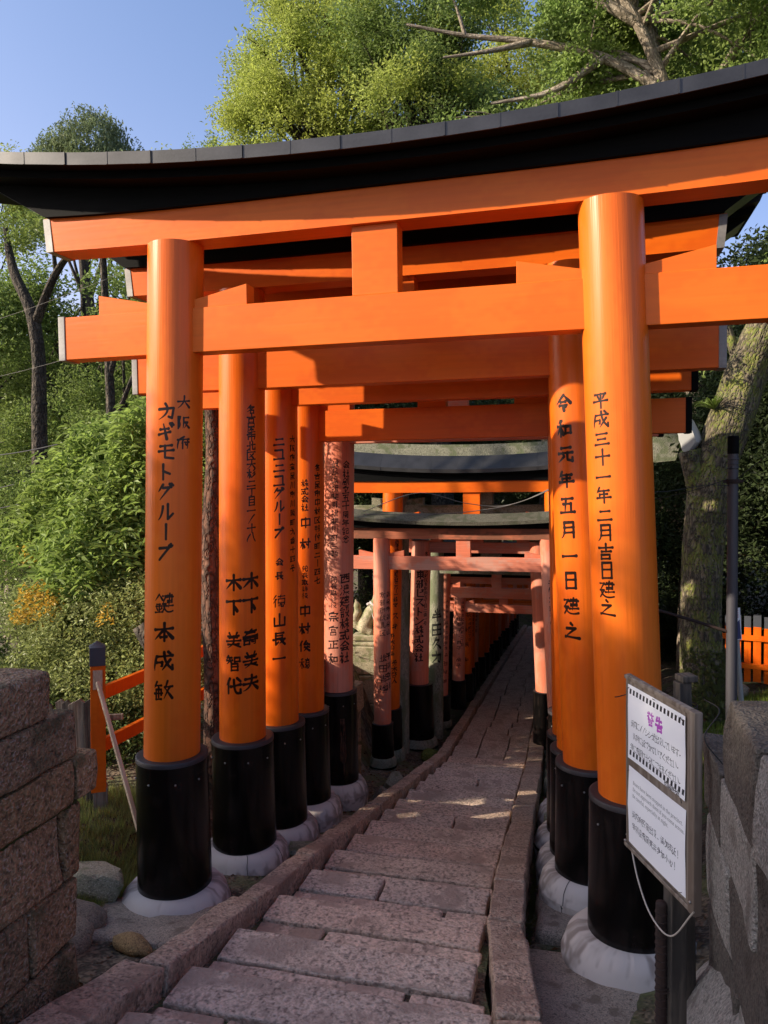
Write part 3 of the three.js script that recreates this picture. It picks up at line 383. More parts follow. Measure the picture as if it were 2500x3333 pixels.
torii({ z: -1.04, D: 0.36, near: 1, paint: 'deep', top: 4.04, label: 'second vermilion torii gate, close behind the tallest one, grey metal caps on its beam ends', strutX: -0.12,
  L: { t: -1.385, b: -1.455, rim: 0.50, foot: -0.41, ground: -0.55, sleeve: 0.245, base: 0.36, cracks: [0.5, 1.45], text: [[48, '名古屋市北区大杉二丁目一ノ十八', 3.11, 2.12, 0.064, 1.1], [46, '木下', 1.78, 1.59, 0.115, 1.25], [46, '壽美夫', 1.34, 0.98, 0.115, 1.25], [2, '木下', 1.77, 1.58, 0.115, 1.25], [2, '美智代', 1.32, 0.96, 0.115, 1.25]] },
  R: { t: 1.12, b: 1.25, rim: 0.52, foot: -0.32, ground: -0.46, sleeve: 0.235, base: 0.36, cracks: [-0.55], text: [[-27, '令和元年五月一日建之', 3.07, 1.49, 0.105, 1.25]] },
  nuki: { x0: -2.32, x1: 2.118, b: 3.275, t: 3.58, d: 0.07, cap: 'cap' }, wedge: 0.34, strut: 0.27, lintel: { x0: -2.33, x1: 2.10, b: 4.04, t: 4.245, d: 0.10, cap: 'cap' }, roof: { ...nearRoof, x0: -2.34, x1: 2.1, sheets: 0.32 } });
torii({ z: -1.77, D: 0.34, near: 1, paint: 'deep', top: 3.98, label: 'third vermilion torii gate from the viewer, its pillars squeezed between two taller neighbours', strutX: -0.15,
  L: { t: -1.385, b: -1.445, rim: 0.40, foot: -0.55, ground: -0.68, sleeve: 0.23, base: 0.35, text: [[68, '大阪府寝屋川市川勝町九番十四号', 2.92, 1.79, 0.052, 1.2], [24, 'ニコニコグループ', 2.90, 2.11, 0.085, 1.3], [24, '会長', 1.85, 1.73, 0.06, 1.2], [23, '徳山長一', 1.51, 1.01, 0.1, 1.2]] },
  R: { t: 1.08, b: 1.17, rim: 0.36, foot: -0.55, ground: -0.7, sleeve: 0.225, base: 0.35 },
  nuki: { x0: -2.22, x1: 2.04, b: 3.21, t: 3.50, d: 0.07, cap: 'black' }, wedge: 0.3, lintel: { x0: -2.25, x1: 2.05, b: 3.98, t: 4.18, d: 0.10, cap: 'cap' }, roof: { ...nearRoof, x0: -2.25, x1: 2.05 } });
torii({ z: -2.48, D: 0.33, near: 1, paint: 'deep', top: 3.62, label: 'fourth vermilion torii gate, lower tie beam with a gap of trees showing above it', strutX: -0.15,
  L: { t: -1.385, b: -1.445, rim: 0.30, foot: -0.64, ground: -0.78, sleeve: 0.215, base: 0.34, text: [[57, '名古屋市中村区鴨付町二ー四七', 2.68, 1.59, 0.06, 1.2], [12, '株式会社', 2.53, 2.30, 0.062, 1.2], [14, '中村', 2.15, 1.95, 0.09, 1.2], [13, '代表取締役', 1.71, 1.45, 0.05, 1.2], [12, '中村俊穂', 1.30, 0.79, 0.095, 1.2]] },
  R: { t: 1.05, b: 1.10, rim: 0.24, foot: -0.7, ground: -0.82, sleeve: 0.215, base: 0.34 },
  nuki: { x0: -2.2, x1: 2.085, b: 2.925, t: 3.22, d: 0.07, cap: 'black' }, wedge: 0.3, lintel: { x0: -2.2, x1: 2.08, b: 3.62, t: 3.81, d: 0.10, cap: 'cap' }, roof: { ...nearRoof, x0: -2.2, x1: 2.1 } });
torii({ z: -3.5, D: 0.33, near: 1, paint: 'faded', top: 3.60, label: 'fifth torii gate with faded pinkish paint, dappled by leaf shadows', strutX: -0.1, ink: '#2a1210', sleeveMat: 'lacquer',
  L: { t: -1.385, b: -1.465, rim: 0.215, foot: -0.85, ground: -0.98, sleeve: 0.215, base: 0.33, peeled: 0.42, text: [[45, '会社創立五十周年記念', 2.72, 1.91, 0.075, 1.15], [44, '西濃建設株式会社', 1.48, 0.61, 0.105, 1.1], [2, '岐阜県揖斐郡揖斐川町三輪', 2.73, 1.75, 0.072, 0.95], [0, '代表取締役', 1.47, 1.19, 0.062, 0.95], [0, '宗宮正和', 1.06, 0.60, 0.1, 1.05]] },
  R: { t: 1.0, b: 1.06, rim: 0.14, foot: -0.9, ground: -1.05, sleeve: 0.215, base: 0.33 },
  nuki: { x0: -2.15, x1: 1.955, b: 2.95, t: 3.2, d: 0.07, cap: 'black' }, wedge: 0.28, lintel: { x0: -2.15, x1: 1.95, b: 3.60, t: 3.78, d: 0.10 }, roof: { ...nearRoof, x0: -2.1, x1: 1.9 } });
const farRoof = { rise: 0.03, h: 0.09, e1: 0.03, e2: 0.05, e3: 0.14, d: 0.13, lean: 0.15 };
torii({ z: -6.0, D: 0.245, paint: 'faded', top: 1.72, label: 'low torii gate with mossy roof and pale stained beams, sixth along the steps', strutX: -0.42, ink: '#2a1210',
  L: { t: -1.60, b: -1.62, rim: -0.96, foot: -1.50, ground: -1.62, sleeve: 0.155, base: 0.2, baseMat: 'mossStone', text: [[18, '京都市伏見区', 0.91, 0.37, 0.075, 0.8], [20, '塩田吉隆', 0.01, -0.44, 0.1, 0.8], [62, '鎌倉市鎌倉山', 0.92, 0.38, 0.07, 1.1], [60, '平瀬空祥', 0.03, -0.41, 0.095, 1.1]] },
  R: { t: 0.74, b: 0.86, rim: -0.93, foot: -1.5, ground: -1.62, sleeve: 0.155, base: 0.2, baseMat: 'mossStone', text: [[6, '平成二十四年八月吉日建之', 1.14, 0.19, 0.072, 1.0]] },
  nuki: { x0: -2.1, x1: 1.25, b: 1.27, t: 1.46, d: 0.045, paint: 'pale' }, wedge: 0.22, wedgeH: 0.08, strut: 0.2, lintel: { x0: -2.3, x1: 1.4, b: 1.71, t: 1.862, d: 0.07, paint: 'stained' }, roof: { ...farRoof, h: 0.02, e1: 0.03, e2: 0.045, e3: 0.1, x0: -2.25, x1: 1.35, mat: 'oldSheet' } });
torii({ z: -6.7, D: 0.31, paint: 'deep', top: 2.35, label: 'bright orange torii gate with clean black roof, just above the mossy-roofed gate', strutX: -0.40,
  L: { t: -1.60, b: -1.70, rim: -0.95, foot: -1.62, ground: -1.75, sleeve: 0.19, base: 0.24, baseMat: 'mossStone', text: [[42, '兵庫県', 1.63, 1.51, 0.06, 1.1], [42, '浜町北脇二八ー一', 1.18, 0.82, 0.055, 1.1], [40, '㈱マスキ'.slice(1), 0.64, 0.34, 0.085, 1.1], [38, '株', 0.74, 0.74, 0.07, 1], [22, '升木幹雄', 0.18, -0.08, 0.075, 1], [40, '升木啓介', -0.23, -0.5, 0.08, 1]] },
  R: { t: 0.80, b: 0.86, rim: -0.95, foot: -1.62, ground: -1.75, sleeve: 0.19, base: 0.24, baseMat: 'mossStone' },
  nuki: { x0: -2.3, x1: 1.5, b: 1.72, t: 1.95, d: 0.06 }, wedge: 0.28, wedgeH: 0.11, strut: 0.25, lintel: { x0: -2.4, x1: 1.6, b: 2.35, t: 2.515, d: 0.085 }, roof: { ...farRoof, x0: -2.3, x1: 1.5, sheets: 0.38, e3: 0.2, d: 0.12 } });
torii({ z: -7.6, D: 0.315, paint: 'faded', top: 1.55, label: 'torii gate with the widest faded orange pillar, standing behind the mossy-roofed gate', strutX: -0.45, ink: '#2a1815',
  L: { t: -1.36, b: -1.43, rim: -0.79, foot: -1.73, ground: -1.84, sleeve: 0.235, base: 0.32, baseMat: 'mossStone', text: [[8, '東都ピストン株式会社', 1.01, -0.33, 0.125, 1.15], [45, '名古屋市中村区名駅南五丁目二番一号', 1.35, 0.22, 0.06, 1], [-28, '代表取締役', 0.62, 0.28, 0.05, 0.9], [-26, '表敬久', 0.06, -0.26, 0.08, 0.8]] },
  R: { t: 0.52, b: 0.62, rim: -0.8, foot: -1.73, ground: -1.84, sleeve: 0.2, base: 0.24, baseMat: 'mossStone' },
  nuki: { x0: -1.9, x1: 1.1, b: 1.36, t: 1.53, d: 0.05, paint: 'pale' }, wedge: 0.2, wedgeH: 0.08, strut: 0.2, lintel: { x0: -2.0, x1: 1.2, b: 1.58, t: 1.72, d: 0.075, paint: 'pale' }, roof: { ...farRoof, h: 0.05, x0: -1.9, x1: 1.1 } });
torii({ z: -9.0, D: 0.2, paint: 'faded', top: 0.98, label: 'slim torii gate at the mouth of the dark tunnel, bright tie beam across the path', strutX: -0.30, ink: '#3a1812',
  L: { t: -1.22, b: -1.30, rim: -1.37, foot: -1.88, ground: -1.98, sleeve: 0.14, base: 0.18, baseMat: 'mossStone', text: [[40, '大阪府松原市森田商店'.replace('松原', '北区'), 0.35, -0.5, 0.05, 1], [8, 'クリーンチビ', 0.0, -0.42, 0.055, 0.9], [8, '和都美', -0.75, -1.1, 0.07, 0.9], [42, '森田敬南', -0.62, -1.1, 0.06, 1]] },
  R: { t: 0.52, b: 0.60, rim: -1.37, foot: -1.88, ground: -1.98, sleeve: 0.14, base: 0.18, baseMat: 'mossStone' },
  nuki: { x0: -1.75, x1: 1.0, b: 0.42, t: 0.605, d: 0.045 }, wedge: 0.19, wedgeH: 0.085, strut: 0.17, lintel: { x0: -1.8, x1: 1.1, b: 0.98, t: 1.11, d: 0.065 }, roof: { ...farRoof, x0: -1.75, x1: 1.05 } });
// the tunnel of gates beyond, each a little lower down the slope
for (let i = 0; i < 19; i++) {
  const z = -9.85 - i * 0.78, g = -1.52 + 0.085 * (z + 6.5), h = 2.25 + 0.28 * hash3(i, 3, 1), xl = -1.14 + 0.04 * Math.sin(i * 1.7) - i * 0.008, xr = 0.60 + 0.04 * Math.sin(i * 2.3) - i * 0.012;
  torii({ z, D: 0.19 + 0.05 * hash3(i, 5, 2), paint: i % 3 === 0 ? 'faded' : 'deep', top: g + h, group: 'torii gates receding into the dark tunnel', label: 'slender torii gate in the dark tunnel, ' + ['first', 'second', 'third', 'fourth', 'fifth', 'sixth', 'seventh', 'eighth', 'ninth', 'tenth', 'eleventh', 'twelfth', 'thirteenth', 'fourteenth', 'fifteenth', 'sixteenth', 'seventeenth', 'eighteenth', 'farthest'][i] + ' behind the slim gate at its mouth', ink: '#3a1812',
    L: { t: xl + 0.05, b: xl, rim: g + 0.5, foot: g - 0.05, ground: g - 0.15, sleeve: 0.14, text: i < 4 ? [[38, '大阪市北区平成町二丁目', g + 2, g + 1.2, 0.055, 1], [8, ['田恭子・典子・尚子', '中村長和', '本山典久', '西田社長'][i], g + 1.7, g + 0.8, 0.075, 0.9]] : null }, R: { t: xr - 0.05, b: xr, rim: g + 0.5, foot: g - 0.05, ground: g - 0.15, sleeve: 0.14 },
    nuki: { x0: xl - 0.4, x1: xr + 0.4, b: g + h - 0.55, t: g + h - 0.39, d: 0.045 }, wedge: 0.17, wedgeH: 0.07, strut: 0.16, lintel: { x0: xl - 0.5, x1: xr + 0.5, b: g + h, t: g + h + 0.13, d: 0.065 }, roof: { ...farRoof, x0: xl - 0.5, x1: xr + 0.5 } });
}
// ---------------------------------------------------------------- lie of the land
const path = (z) => z > 5.2 ? 1.044 + 0.02 * (z - 5.2) : z > -6.5 ? -0.1 + 0.22 * z : Math.max(-1.53 + 0.085 * (z + 6.5), -3.3); // kerb-top height
const kink = (t, list) => { for (let i = 1; i < list.length; i++) if (t >= list[i][0] || i === list.length - 1) { const [a, p] = list[i - 1], [b, q] = list[i]; return lerp(p, q, clamp((t - a) / (b - a), 0, 1)); } };
const pathL = (z) => kink(z, [[5, -0.95], [1.9, -0.80], [1.0, -0.745], [-4.4, -0.76], [-7.6, -0.78], [-13.7, -0.86], [-26, -0.95]]);   // inner edges of the kerbs
const pathR = (z) => kink(z, [[5, 1.25], [2.0, 1.0], [1.2, 0.82], [0.7, 0.69], [-0.7, 0.60], [-5, 0.44], [-7.5, 0.36], [-12.3, 0.25], [-26, 0.1]]);
function ground(x, z) {
  const b = path(z), n = 0.05 * fbm3(x * 0.9, z * 0.9, 3) + 0.03 * fbm3(x * 3, z * 3, 8);
  const gully = b - 0.22, left = -0.1 + 0.05 * (clamp(z, -14, 3) + 0.75) - 0.10 * clamp(-x - 4, 0, 12), right = -0.15 + 0.10 * (clamp(z, -14, 3) + 3) + 0.06 * clamp(x - 2.4, 0, 20);
  let y = x < 0 ? lerp(gully, Math.max(left, gully - 2.5), smoothstep(-x, 1.75, 2.5)) : lerp(gully, right, smoothstep(x, 1.3, 2.6));
  if (x > pathL(z) - 0.22 && x < pathR(z) + 0.3) y = b - 0.3; else if (x > pathL(z) - 0.4 && x < pathR(z) + 0.45) y -= 0.04;
  const far = Math.hypot(x, z + 4); y += n * smoothstep(Math.abs(x - 0.1), 0.8, 1.4); y = lerp(y, z > -30 && x < -14 ? -3.2 : 1.5 + 0.22 * Math.max(0, -z - 30), smoothstep(far, 22, 46)); return y;
}
{ const line = (list) => { const a = []; for (let i = 1; i < list.length; i++) { const [p, st] = list[i - 1], q = list[i][0]; const n = Math.ceil((q - p) / st); for (let j = 0; j < n; j++) a.push(p + (q - p) * j / n); } a.push(list[list.length - 1][0]); return a; };
  const X = line([[-320, 40], [-60, 6], [-16, 1], [-6, 0.25], [-2.6, 0.07], [-0.4, 0.4], [0.3, 0.07], [2.6, 0.25], [6, 1], [16, 6], [60, 40], [320, 1]]), Z = line([[-420, 40], [-60, 5], [-26, 0.8], [-9, 0.2], [-5, 0.08], [3, 0.25], [8, 2], [20, 10], [60, 40], [200, 1]]);
  const pos = [], uv = [], idx = []; for (const z of Z) for (const x of X) { pos.push(x, ground(x, z), z); uv.push(x / 1.3, z / 1.3); }
  for (let j = 0; j < Z.length - 1; j++) for (let i = 0; i < X.length - 1; i++) { const q = j * X.length + i, s = q + X.length; idx.push(q, s, q + 1, q + 1, s, s + 1); }
  const g = new THREE.BufferGeometry(); g.setAttribute('position', new THREE.Float32BufferAttribute(pos, 3)); g.setAttribute('uv', new THREE.Float32BufferAttribute(uv, 2)); g.setIndex(idx); g.computeVertexNormals(); top('ground', g, M.soil, null, null, null, 'structure'); }

// ---------------------------------------------------------------- stone steps, kerbs, paved path
{ const stairs = structure('stone_stairs'), R = rng(5), edges = [4.9, 4.35, 3.8, 3.26, 2.72, 2.18, 1.65, 1.14, 0.61, 0.0, -0.61, -1.16, -1.70]; while (edges[edges.length - 1] > -6.2) edges.push(edges[edges.length - 1] - 0.535 + (R() - 0.5) * 0.03);
  const lay = (x0, x1, z0, z1, y, h, r, m, skew) => { const s = block(x1 - x0, h, z1 - z0, r, 0.010, Math.floor(R() * 90), 0.09, 7), p = part('stone', s, m, stairs); p.position.set((x0 + x1) / 2, y - h / 2, (z0 + z1) / 2); p.rotation.set((R() - 0.5) * 0.012, skew, (R() - 0.5) * 0.008); };
  for (let i = 1; i < edges.length; i++) {
    const z = edges[i], zu = edges[i - 1], y = path(z) - 0.045, a = pathL(z) + 0.03, b = pathR(z + 0.12) - 0.022, b2 = pathR(z + 0.42) - 0.022, w = b - a, skew = (R() - 0.5) * 0.012, mid = z + 0.29 + (R() - 0.5) * 0.03;
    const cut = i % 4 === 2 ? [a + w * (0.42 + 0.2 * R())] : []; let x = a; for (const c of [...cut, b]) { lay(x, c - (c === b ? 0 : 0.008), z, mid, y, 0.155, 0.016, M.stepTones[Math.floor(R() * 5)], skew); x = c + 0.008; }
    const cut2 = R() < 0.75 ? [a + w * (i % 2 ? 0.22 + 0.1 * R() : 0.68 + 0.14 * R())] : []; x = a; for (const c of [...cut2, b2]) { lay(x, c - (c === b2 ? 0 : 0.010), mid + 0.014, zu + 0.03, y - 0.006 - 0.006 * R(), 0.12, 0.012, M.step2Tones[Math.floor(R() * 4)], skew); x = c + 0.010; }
  }
  const pave = structure('paved_path'); let z = edges[edges.length - 1] - 0.02, k = 0;
  while (z > -25) { const d = 0.42 + 0.12 * R(), a = pathL(z) + 0.02, b = pathR(z) - 0.02, n = 3, ws = [0.30 + 0.06 * R(), 0.34 + 0.06 * R()]; let x = a;
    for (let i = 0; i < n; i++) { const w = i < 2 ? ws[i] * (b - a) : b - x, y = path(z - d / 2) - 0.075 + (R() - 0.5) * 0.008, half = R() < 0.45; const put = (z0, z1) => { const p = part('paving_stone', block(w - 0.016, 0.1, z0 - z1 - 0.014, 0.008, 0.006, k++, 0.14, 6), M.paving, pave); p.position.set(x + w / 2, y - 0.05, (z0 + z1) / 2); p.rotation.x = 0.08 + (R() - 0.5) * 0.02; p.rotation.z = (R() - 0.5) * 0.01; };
      if (half) { const f = z - d * (0.35 + 0.3 * R()); put(z, f); put(f, z - d); } else put(z, z - d); x += w; } z -= d; }
  const kerbs = structure('kerb');
  for (const [s, w] of [[-1, 0.155], [1, 0.225]]) { let q = 4.9; const e = s < 0 ? pathL : pathR;
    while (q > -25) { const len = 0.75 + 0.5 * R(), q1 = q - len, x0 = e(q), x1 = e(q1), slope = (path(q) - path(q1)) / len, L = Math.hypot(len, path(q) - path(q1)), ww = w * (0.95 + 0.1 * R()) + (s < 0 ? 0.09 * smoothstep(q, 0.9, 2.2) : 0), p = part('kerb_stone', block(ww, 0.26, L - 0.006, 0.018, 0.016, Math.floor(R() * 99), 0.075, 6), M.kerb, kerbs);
      p.rotation.order = 'YXZ'; p.rotation.y = Math.atan2(x0 - x1, len); p.rotation.x = -Math.atan(slope); p.position.set((x0 + x1) / 2 + s * ww / 2, (path(q) + path(q1)) / 2 - 0.13 + (R() - 0.5) * 0.012, (q + q1) / 2); q = q1; } }
  // moss and grit in the gutter between the kerbs and the steps
  const bed = structure('stair_bed'), pos = [], uv = [], idx = []; for (let i = 0; i <= 120; i++) { const q = 4.9 - i * 0.25, y = path(q) - 0.15; for (const x of [pathL(q) - 0.02, pathR(q) + 0.02]) { pos.push(x, y, q); uv.push(x, q); } if (i) { const o = (i - 1) * 2; idx.push(o, o + 1, o + 2, o + 1, o + 3, o + 2); } }
  const g = new THREE.BufferGeometry(); g.setAttribute('position', new THREE.Float32BufferAttribute(pos, 3)); g.setAttribute('uv', new THREE.Float32BufferAttribute(uv, 2)); g.setIndex(idx); g.computeVertexNormals(); part('soil', g, M.soil, bed); }

// ---------------------------------------------------------------- stepped masonry beside the steps
function masonry(label, x, side, courses, mat, depth, seed) { // courses: [bottom, top, z of the low end, block lengths…]
  const w = thing('stone_wall', label, 'stone wall', [x, 0, 0]); let k = seed;
  for (const [b, t, z0, set, ...lens] of courses) { let z = z0; for (const l of lens) { k++; const h = t - b - 0.008, p = part('stone', block(depth, h, l - 0.012, 0.022, 0.024, k, 0.10, 4), mat[k % mat.length], w); p.position.set(side * (depth / 2 + set) + 0.008 * (hash3(k, 1, 1) - 0.5), (b + t) / 2, z + l / 2); p.rotation.set(0, (hash3(k, 2, 1) - 0.5) * 0.012, (hash3(k, 3, 1) - 0.5) * 0.012); z += l; } }
  return w;
}
masonry('dark brown mossy stepped stone wall at the left end of the steps, nearest the viewer', -1.10, -1, [
  [1.50, 1.725, 1.65, 0.00, 0.75, 0.9, 0.9, 0.9], [1.27, 1.50, 1.48, 0.0, 0.62, 0.8, 0.9, 0.9, 0.6], [1.04, 1.265, 1.31, 0.0, 0.18, 0.66, 0.9, 0.9, 1.0],
  [0.68, 1.04, 1.43, 0.03, 0.13, 0.60, 0.8, 1.0, 1.0], [0.36, 0.68, 1.43, 0.035, 0.35, 0.8, 0.8, 1.1, 0.6], [-0.25, 0.36, 1.46, 0.045, 0.5, 0.9, 1.0, 1.1]], M.oldStoneTones, 1.5, 100);
masonry('dark grey lichened stepped stone wall at the right edge behind the warning board', 1.74, 1, [
  [1.72, 2.12, 2.05, 0.07, 0.8, 0.9, 0.9], [1.36, 1.72, 1.40, 0.0, 0.60, 0.8, 0.9, 0.9], [1.02, 1.36, 0.74, 0.0, 0.52, 0.7, 0.9, 0.9, 0.5], [0.62, 1.02, 0.80, 0.02, 0.6, 0.7, 0.8, 1.0, 0.8], [-0.2, 0.62, 0.84, 0.03, 0.7, 0.8, 0.9, 1.2]], [M.darkStone, M.greyStone], 0.7, 200);
masonry('brown streaked stepped stone wall on the left between the fifth and sixth gates', -1.56, -1, [
  [0.28, 0.60, -3.80, 0.0, 0.30, 0.4], [-0.05, 0.28, -4.5, 0.0, 0.42, 0.55, 0.3], [-0.42, -0.05, -4.92, 0.0, 0.6, 0.8], [-0.85, -0.42, -4.86, 0.03, 0.5, 0.8], [-1.4, -0.85, -4.8, 0.0, 0.7, 0.6]], M.oldStoneTones, 0.5, 300);
{ // sloping mortar packed against the foot of the right-hand wall
  const pos = [], idx = [], nx = 14, nz = 34; for (let j = 0; j <= nz; j++) for (let i = 0; i <= nx; i++) { const t = i / nx, z = 0.72 + (3.9 - 0.72) * j / nz, e = fbm3(z * 1.6, t * 1.7, 5), foot = path(z) - 0.28, h = 1.02 + 0.12 * noise3(z * 1.3, 2, 2), y = lerp(foot - 0.1, foot + 0.62 * h * (0.72 + 0.3 * noise3(z * 0.9 + 4, 1, 1)), t), x = 1.655 + 0.16 * t ** 4 - 0.155 * Math.pow(1 - t, 1.4) * (1 + 0.35 * noise3(z * 1.5, 7, 3)) + 0.035 * e * (1 - t * t) + 0.012 * fbm3(z * 9, y * 9, 2); pos.push(x, y, z); }
  for (let j = 0; j < nz; j++) for (let i = 0; i < nx; i++) { const q = j * (nx + 1) + i, s = q + nx + 1; idx.push(q, s, q + 1, q + 1, s, s + 1); }
  const g = new THREE.BufferGeometry(); g.setAttribute('position', new THREE.Float32BufferAttribute(pos, 3)); g.setIndex(idx); g.computeVertexNormals(); const m = M.greyStone.clone(); m.side = THREE.DoubleSide; top('mortar_bank', boxUV(g), m, 'rough grey mortar bank sloping against the foot of the right-hand stone wall', 'mortar'); }
// mortar aprons and loose stones round the pillar feet
top('mortar_apron', (() => { const g = block(0.95, 0.16, 1.15, 0.05, 0.03, 9, 0.08, 4); return moved(g, 1.33, path(0.55) - 0.27, 0.55, -0.16, 0.1, -0.05); })(), M.mortar, 'pinkish mortar apron around the foot of the nearest right pillar', 'mortar');
top('mortar_apron', moved(block(0.62, 0.16, 0.9, 0.05, 0.03, 19, 0.08, 4), 1.2, path(-0.75) - 0.25, -0.75, -0.2, 0.05, 0), M.mortar, 'pinkish mortar apron below the second right pillar', 'mortar');
for (const [x, z, w, d, seed, label] of [[-1.27, -1.62, 0.75, 0.75, 31, 'pinkish mortar apron between the second and third left pillar bases'], [-1.25, -2.55, 0.7, 0.6, 32, 'pinkish mortar apron beside the fourth left pillar base'], [-1.50, 0.42, 0.95, 0.7, 33, 'grey mortar apron under the nearest left pillar base']]) top('mortar_apron', moved(block(w, 0.14, d, 0.05, 0.035, seed, 0.08, 5), x, path(z) - 0.24, z, -0.2, 0.1, 0.03), M.mortar, label, 'mortar');
const stones = [ // x, height above ground, z, radii, seed, facets, material, label
  [-1.98, 0.10, 0.20, 0.20, 0.15, 0.20, 3, 7, 'paleStone', 'pale angular broken stone with sharp edges left of the nearest left pillar'],
  [-1.86, 0.03, 0.62, 0.22, 0.12, 0.2, 4, 0, 'rock', 'rough grey rock at the foot of the brown stepped wall'],
  [-1.66, 0.02, 0.86, 0.17, 0.09, 0.13, 5, 0, 'rock', 'yellowish grey rock below the nearest left pillar base'],
  [-1.30, 0.04, 0.78, 0.14, 0.05, 0.07, 6, 0, 'ochreRock', 'long ochre stone in front of the nearest left pillar base'],
  [-1.05, 0.02, 0.86, 0.13, 0.09, 0.14, 7, 4, 'rock', 'grey rock wedged against the left kerb below the nearest pillar'],
  [-0.98, 0.10, -0.35, 0.05, 0.07, 0.09, 8, 6, 'oldStone', 'small square stone standing between the first two left pillar bases'],
  [-1.02, 0.05, -0.12, 0.05, 0.05, 0.08, 9, 5, 'ochreRock', 'small yellow stone beside the square stone against the left kerb'],
  [-1.05, 0.04, -3.0, 0.15, 0.08, 0.16, 10, 6, 'rock', 'flat rubble stone beside the fourth left pillar'],
  [-1.05, 0.05, -3.45, 0.12, 0.09, 0.1, 11, 6, 'ochreRock', 'ochre rubble stone beside the fifth left pillar'],
  [-1.12, 0.06, -4.1, 0.15, 0.12, 0.13, 12, 6, 'rock', 'grey rubble stone past the fifth left pillar'],
  [-1.15, 0.10, -4.75, 0.14, 0.12, 0.25, 13, 6, 'mossStone', 'squared greenish stone at the foot of the far stepped wall'],
  [-1.06, 0.10, -6.9, 0.2, 0.13, 0.18, 14, 4, 'moss', 'mossy rock beside the left kerb near the wide faded pillar'],
  [0.99, 0.06, -1.55, 0.12, 0.13, 0.14, 15, 5, 'rock', 'grey stone beside the right kerb below the second right pillar'],
  [1.00, 0.05, -1.05, 0.10, 0.07, 0.10, 16, 5, 'ochreRock', 'orange stone beside the right kerb near the second right pillar'],
  [0.98, 0.08, -2.1, 0.11, 0.11, 0.12, 17, 5, 'rock', 'squarish grey stone further down beside the right kerb'],
  [0.88, 0.08, -2.7, 0.08, 0.06, 0.08, 18, 5, 'oldStone', 'dark lump of stone on the right kerb edge'],
  [0.95, 0.13, -3.1, 0.14, 0.18, 0.15, 19, 0, 'mossStone', 'round mossy boulder behind the second right pillar sleeve'],
  [0.86, 0.15, -5.2, 0.16, 0.2, 0.18, 20, 3, 'mossStone', 'pale boulder beside the base of the sixth right pillar'],
  [0.74, 0.1, -7.6, 0.14, 0.15, 0.16, 21, 0, 'mossStone', 'mossy boulder in the shade beside the right kerb of the paved path'],
  [2.28, 0.05, -4.65, 0.34, 0.22, 0.3, 22, 0, 'moss', 'mossy mound of root at the foot of the big leaning tree'],
  [3.15, 0.1, -6.4, 0.18, 0.12, 0.2, 23, 0, 'rock', 'pale rounded stone near the orange picket fence'],
];
for (const [x, h, z, a, b, c, s, f, m, label] of stones) top('rock', moved(boulder(a, b, c, s, 3, 0.35, f), x, ground(x, z) + h, z, 0, s, 0), M[m], label, 'stone');
top('stone_slab', moved(block(0.34, 0.05, 0.30, 0.01, 0.012, 77, 0.06, 8), -1.02, path(-1.35) - 0.13, -1.35, -0.2, 0.3, 0), M.mossStone, 'thin broken slab lying between the left kerb and the pillar bases', 'stone');
top('root', limb([[-2.35, ground(-2.35, 0.3) + 0.02, 0.3, 0.05], [-2.1, ground(-2.1, 0.45) + 0.05, 0.45, 0.04], [-1.85, ground(-1.85, 0.42) + 0.03, 0.42, 0.02]], 7, 4, 0.3), M.bark, 'grey exposed root on the ground behind the stepped stone wall', 'root');
// ---------------------------------------------------------------- stone torii gates
function stoneTorii(label, z, xl, xr, r, top_, n0, n1, k0, k1, x0, x1, foot, text) {
  const t = thing('stone_torii', label, 'stone torii', [0, 0, z]);
  for (const [x, s, tx] of [[xl, -1, text], [xr, 1, null]]) {
    const g = pillarGeo(x - 0.0 + s * 0.06, foot, x, top_, r * 1.12, r, 28); part('pillar', g, M.mossStone, t);
    if (tx) { const c = document.createElement('canvas'); c.width = 512; c.height = 1024; const q = c.getContext('2d'), im = q.createImageData(512, 1024), src = mossCol.image.data; for (let y = 0; y < 1024; y++) for (let xx = 0; xx < 512; xx++) for (let i = 0; i < 4; i++) im.data[(y * 512 + xx) * 4 + i] = src[((y % 768) * 768 + xx) * 4 + i]; q.putImageData(im, 0, 0); q.fillStyle = '#15160f'; [...tx].forEach((ch, i) => brush(q, ch, 280, (top_ - (0.22 - i * 0.24)) / (top_ - foot) * 1024, 95, 55, 1.2)); const tt = new THREE.CanvasTexture(c); tt.colorSpace = THREE.SRGBColorSpace; t.children[t.children.length - 1].material = std({ map: tt, roughness: 0.95 }); }
    part('wedge', wedge(x + r * 0.9, x + r * 0.9 + 0.26, n1, 0.08, 0.11, 0.14), M.mossStone, t); part('wedge', wedge(x - r * 0.9 - 0.26, x - r * 0.9, n1, 0.11, 0.08, 0.14), M.mossStone, t);
  }
  const nk = part('tie_beam', block(xr - xl + 1.5, n1 - n0, 0.22, 0.015, 0.012, z * 3, 0.2), M.mossStone, t); nk.position.set((xl + xr) / 2, (n0 + n1) / 2, 0);
  const st = part('centre_strut', block(0.34, k0 - n1, 0.24, 0.012, 0.008, 4, 0.2), M.mossStone, t); st.position.set((xl + xr) / 2, (k0 + n1) / 2, 0);
  const c = (xl + xr) / 2, bow = (x) => 0.022 * (x - c) * (x - c);
  part('lower_lintel', beamGeo(x0 + 0.35, x1 - 0.35, (x) => k0 + bow(x) * 0.4, (x) => k0 + (k1 - k0) * 0.36 + bow(x) * 0.7, 0.17, 0.17, 0.05, 0.05), M.mossStone, t);
  part('upper_lintel', beamGeo(x0, x1, (x) => k0 + (k1 - k0) * 0.36 + 0.002 + bow(x) * 0.7, (x) => k1 + bow(x), 0.25, 0.28, 0.12, 0.12, 30), M.mossStone, t);
}
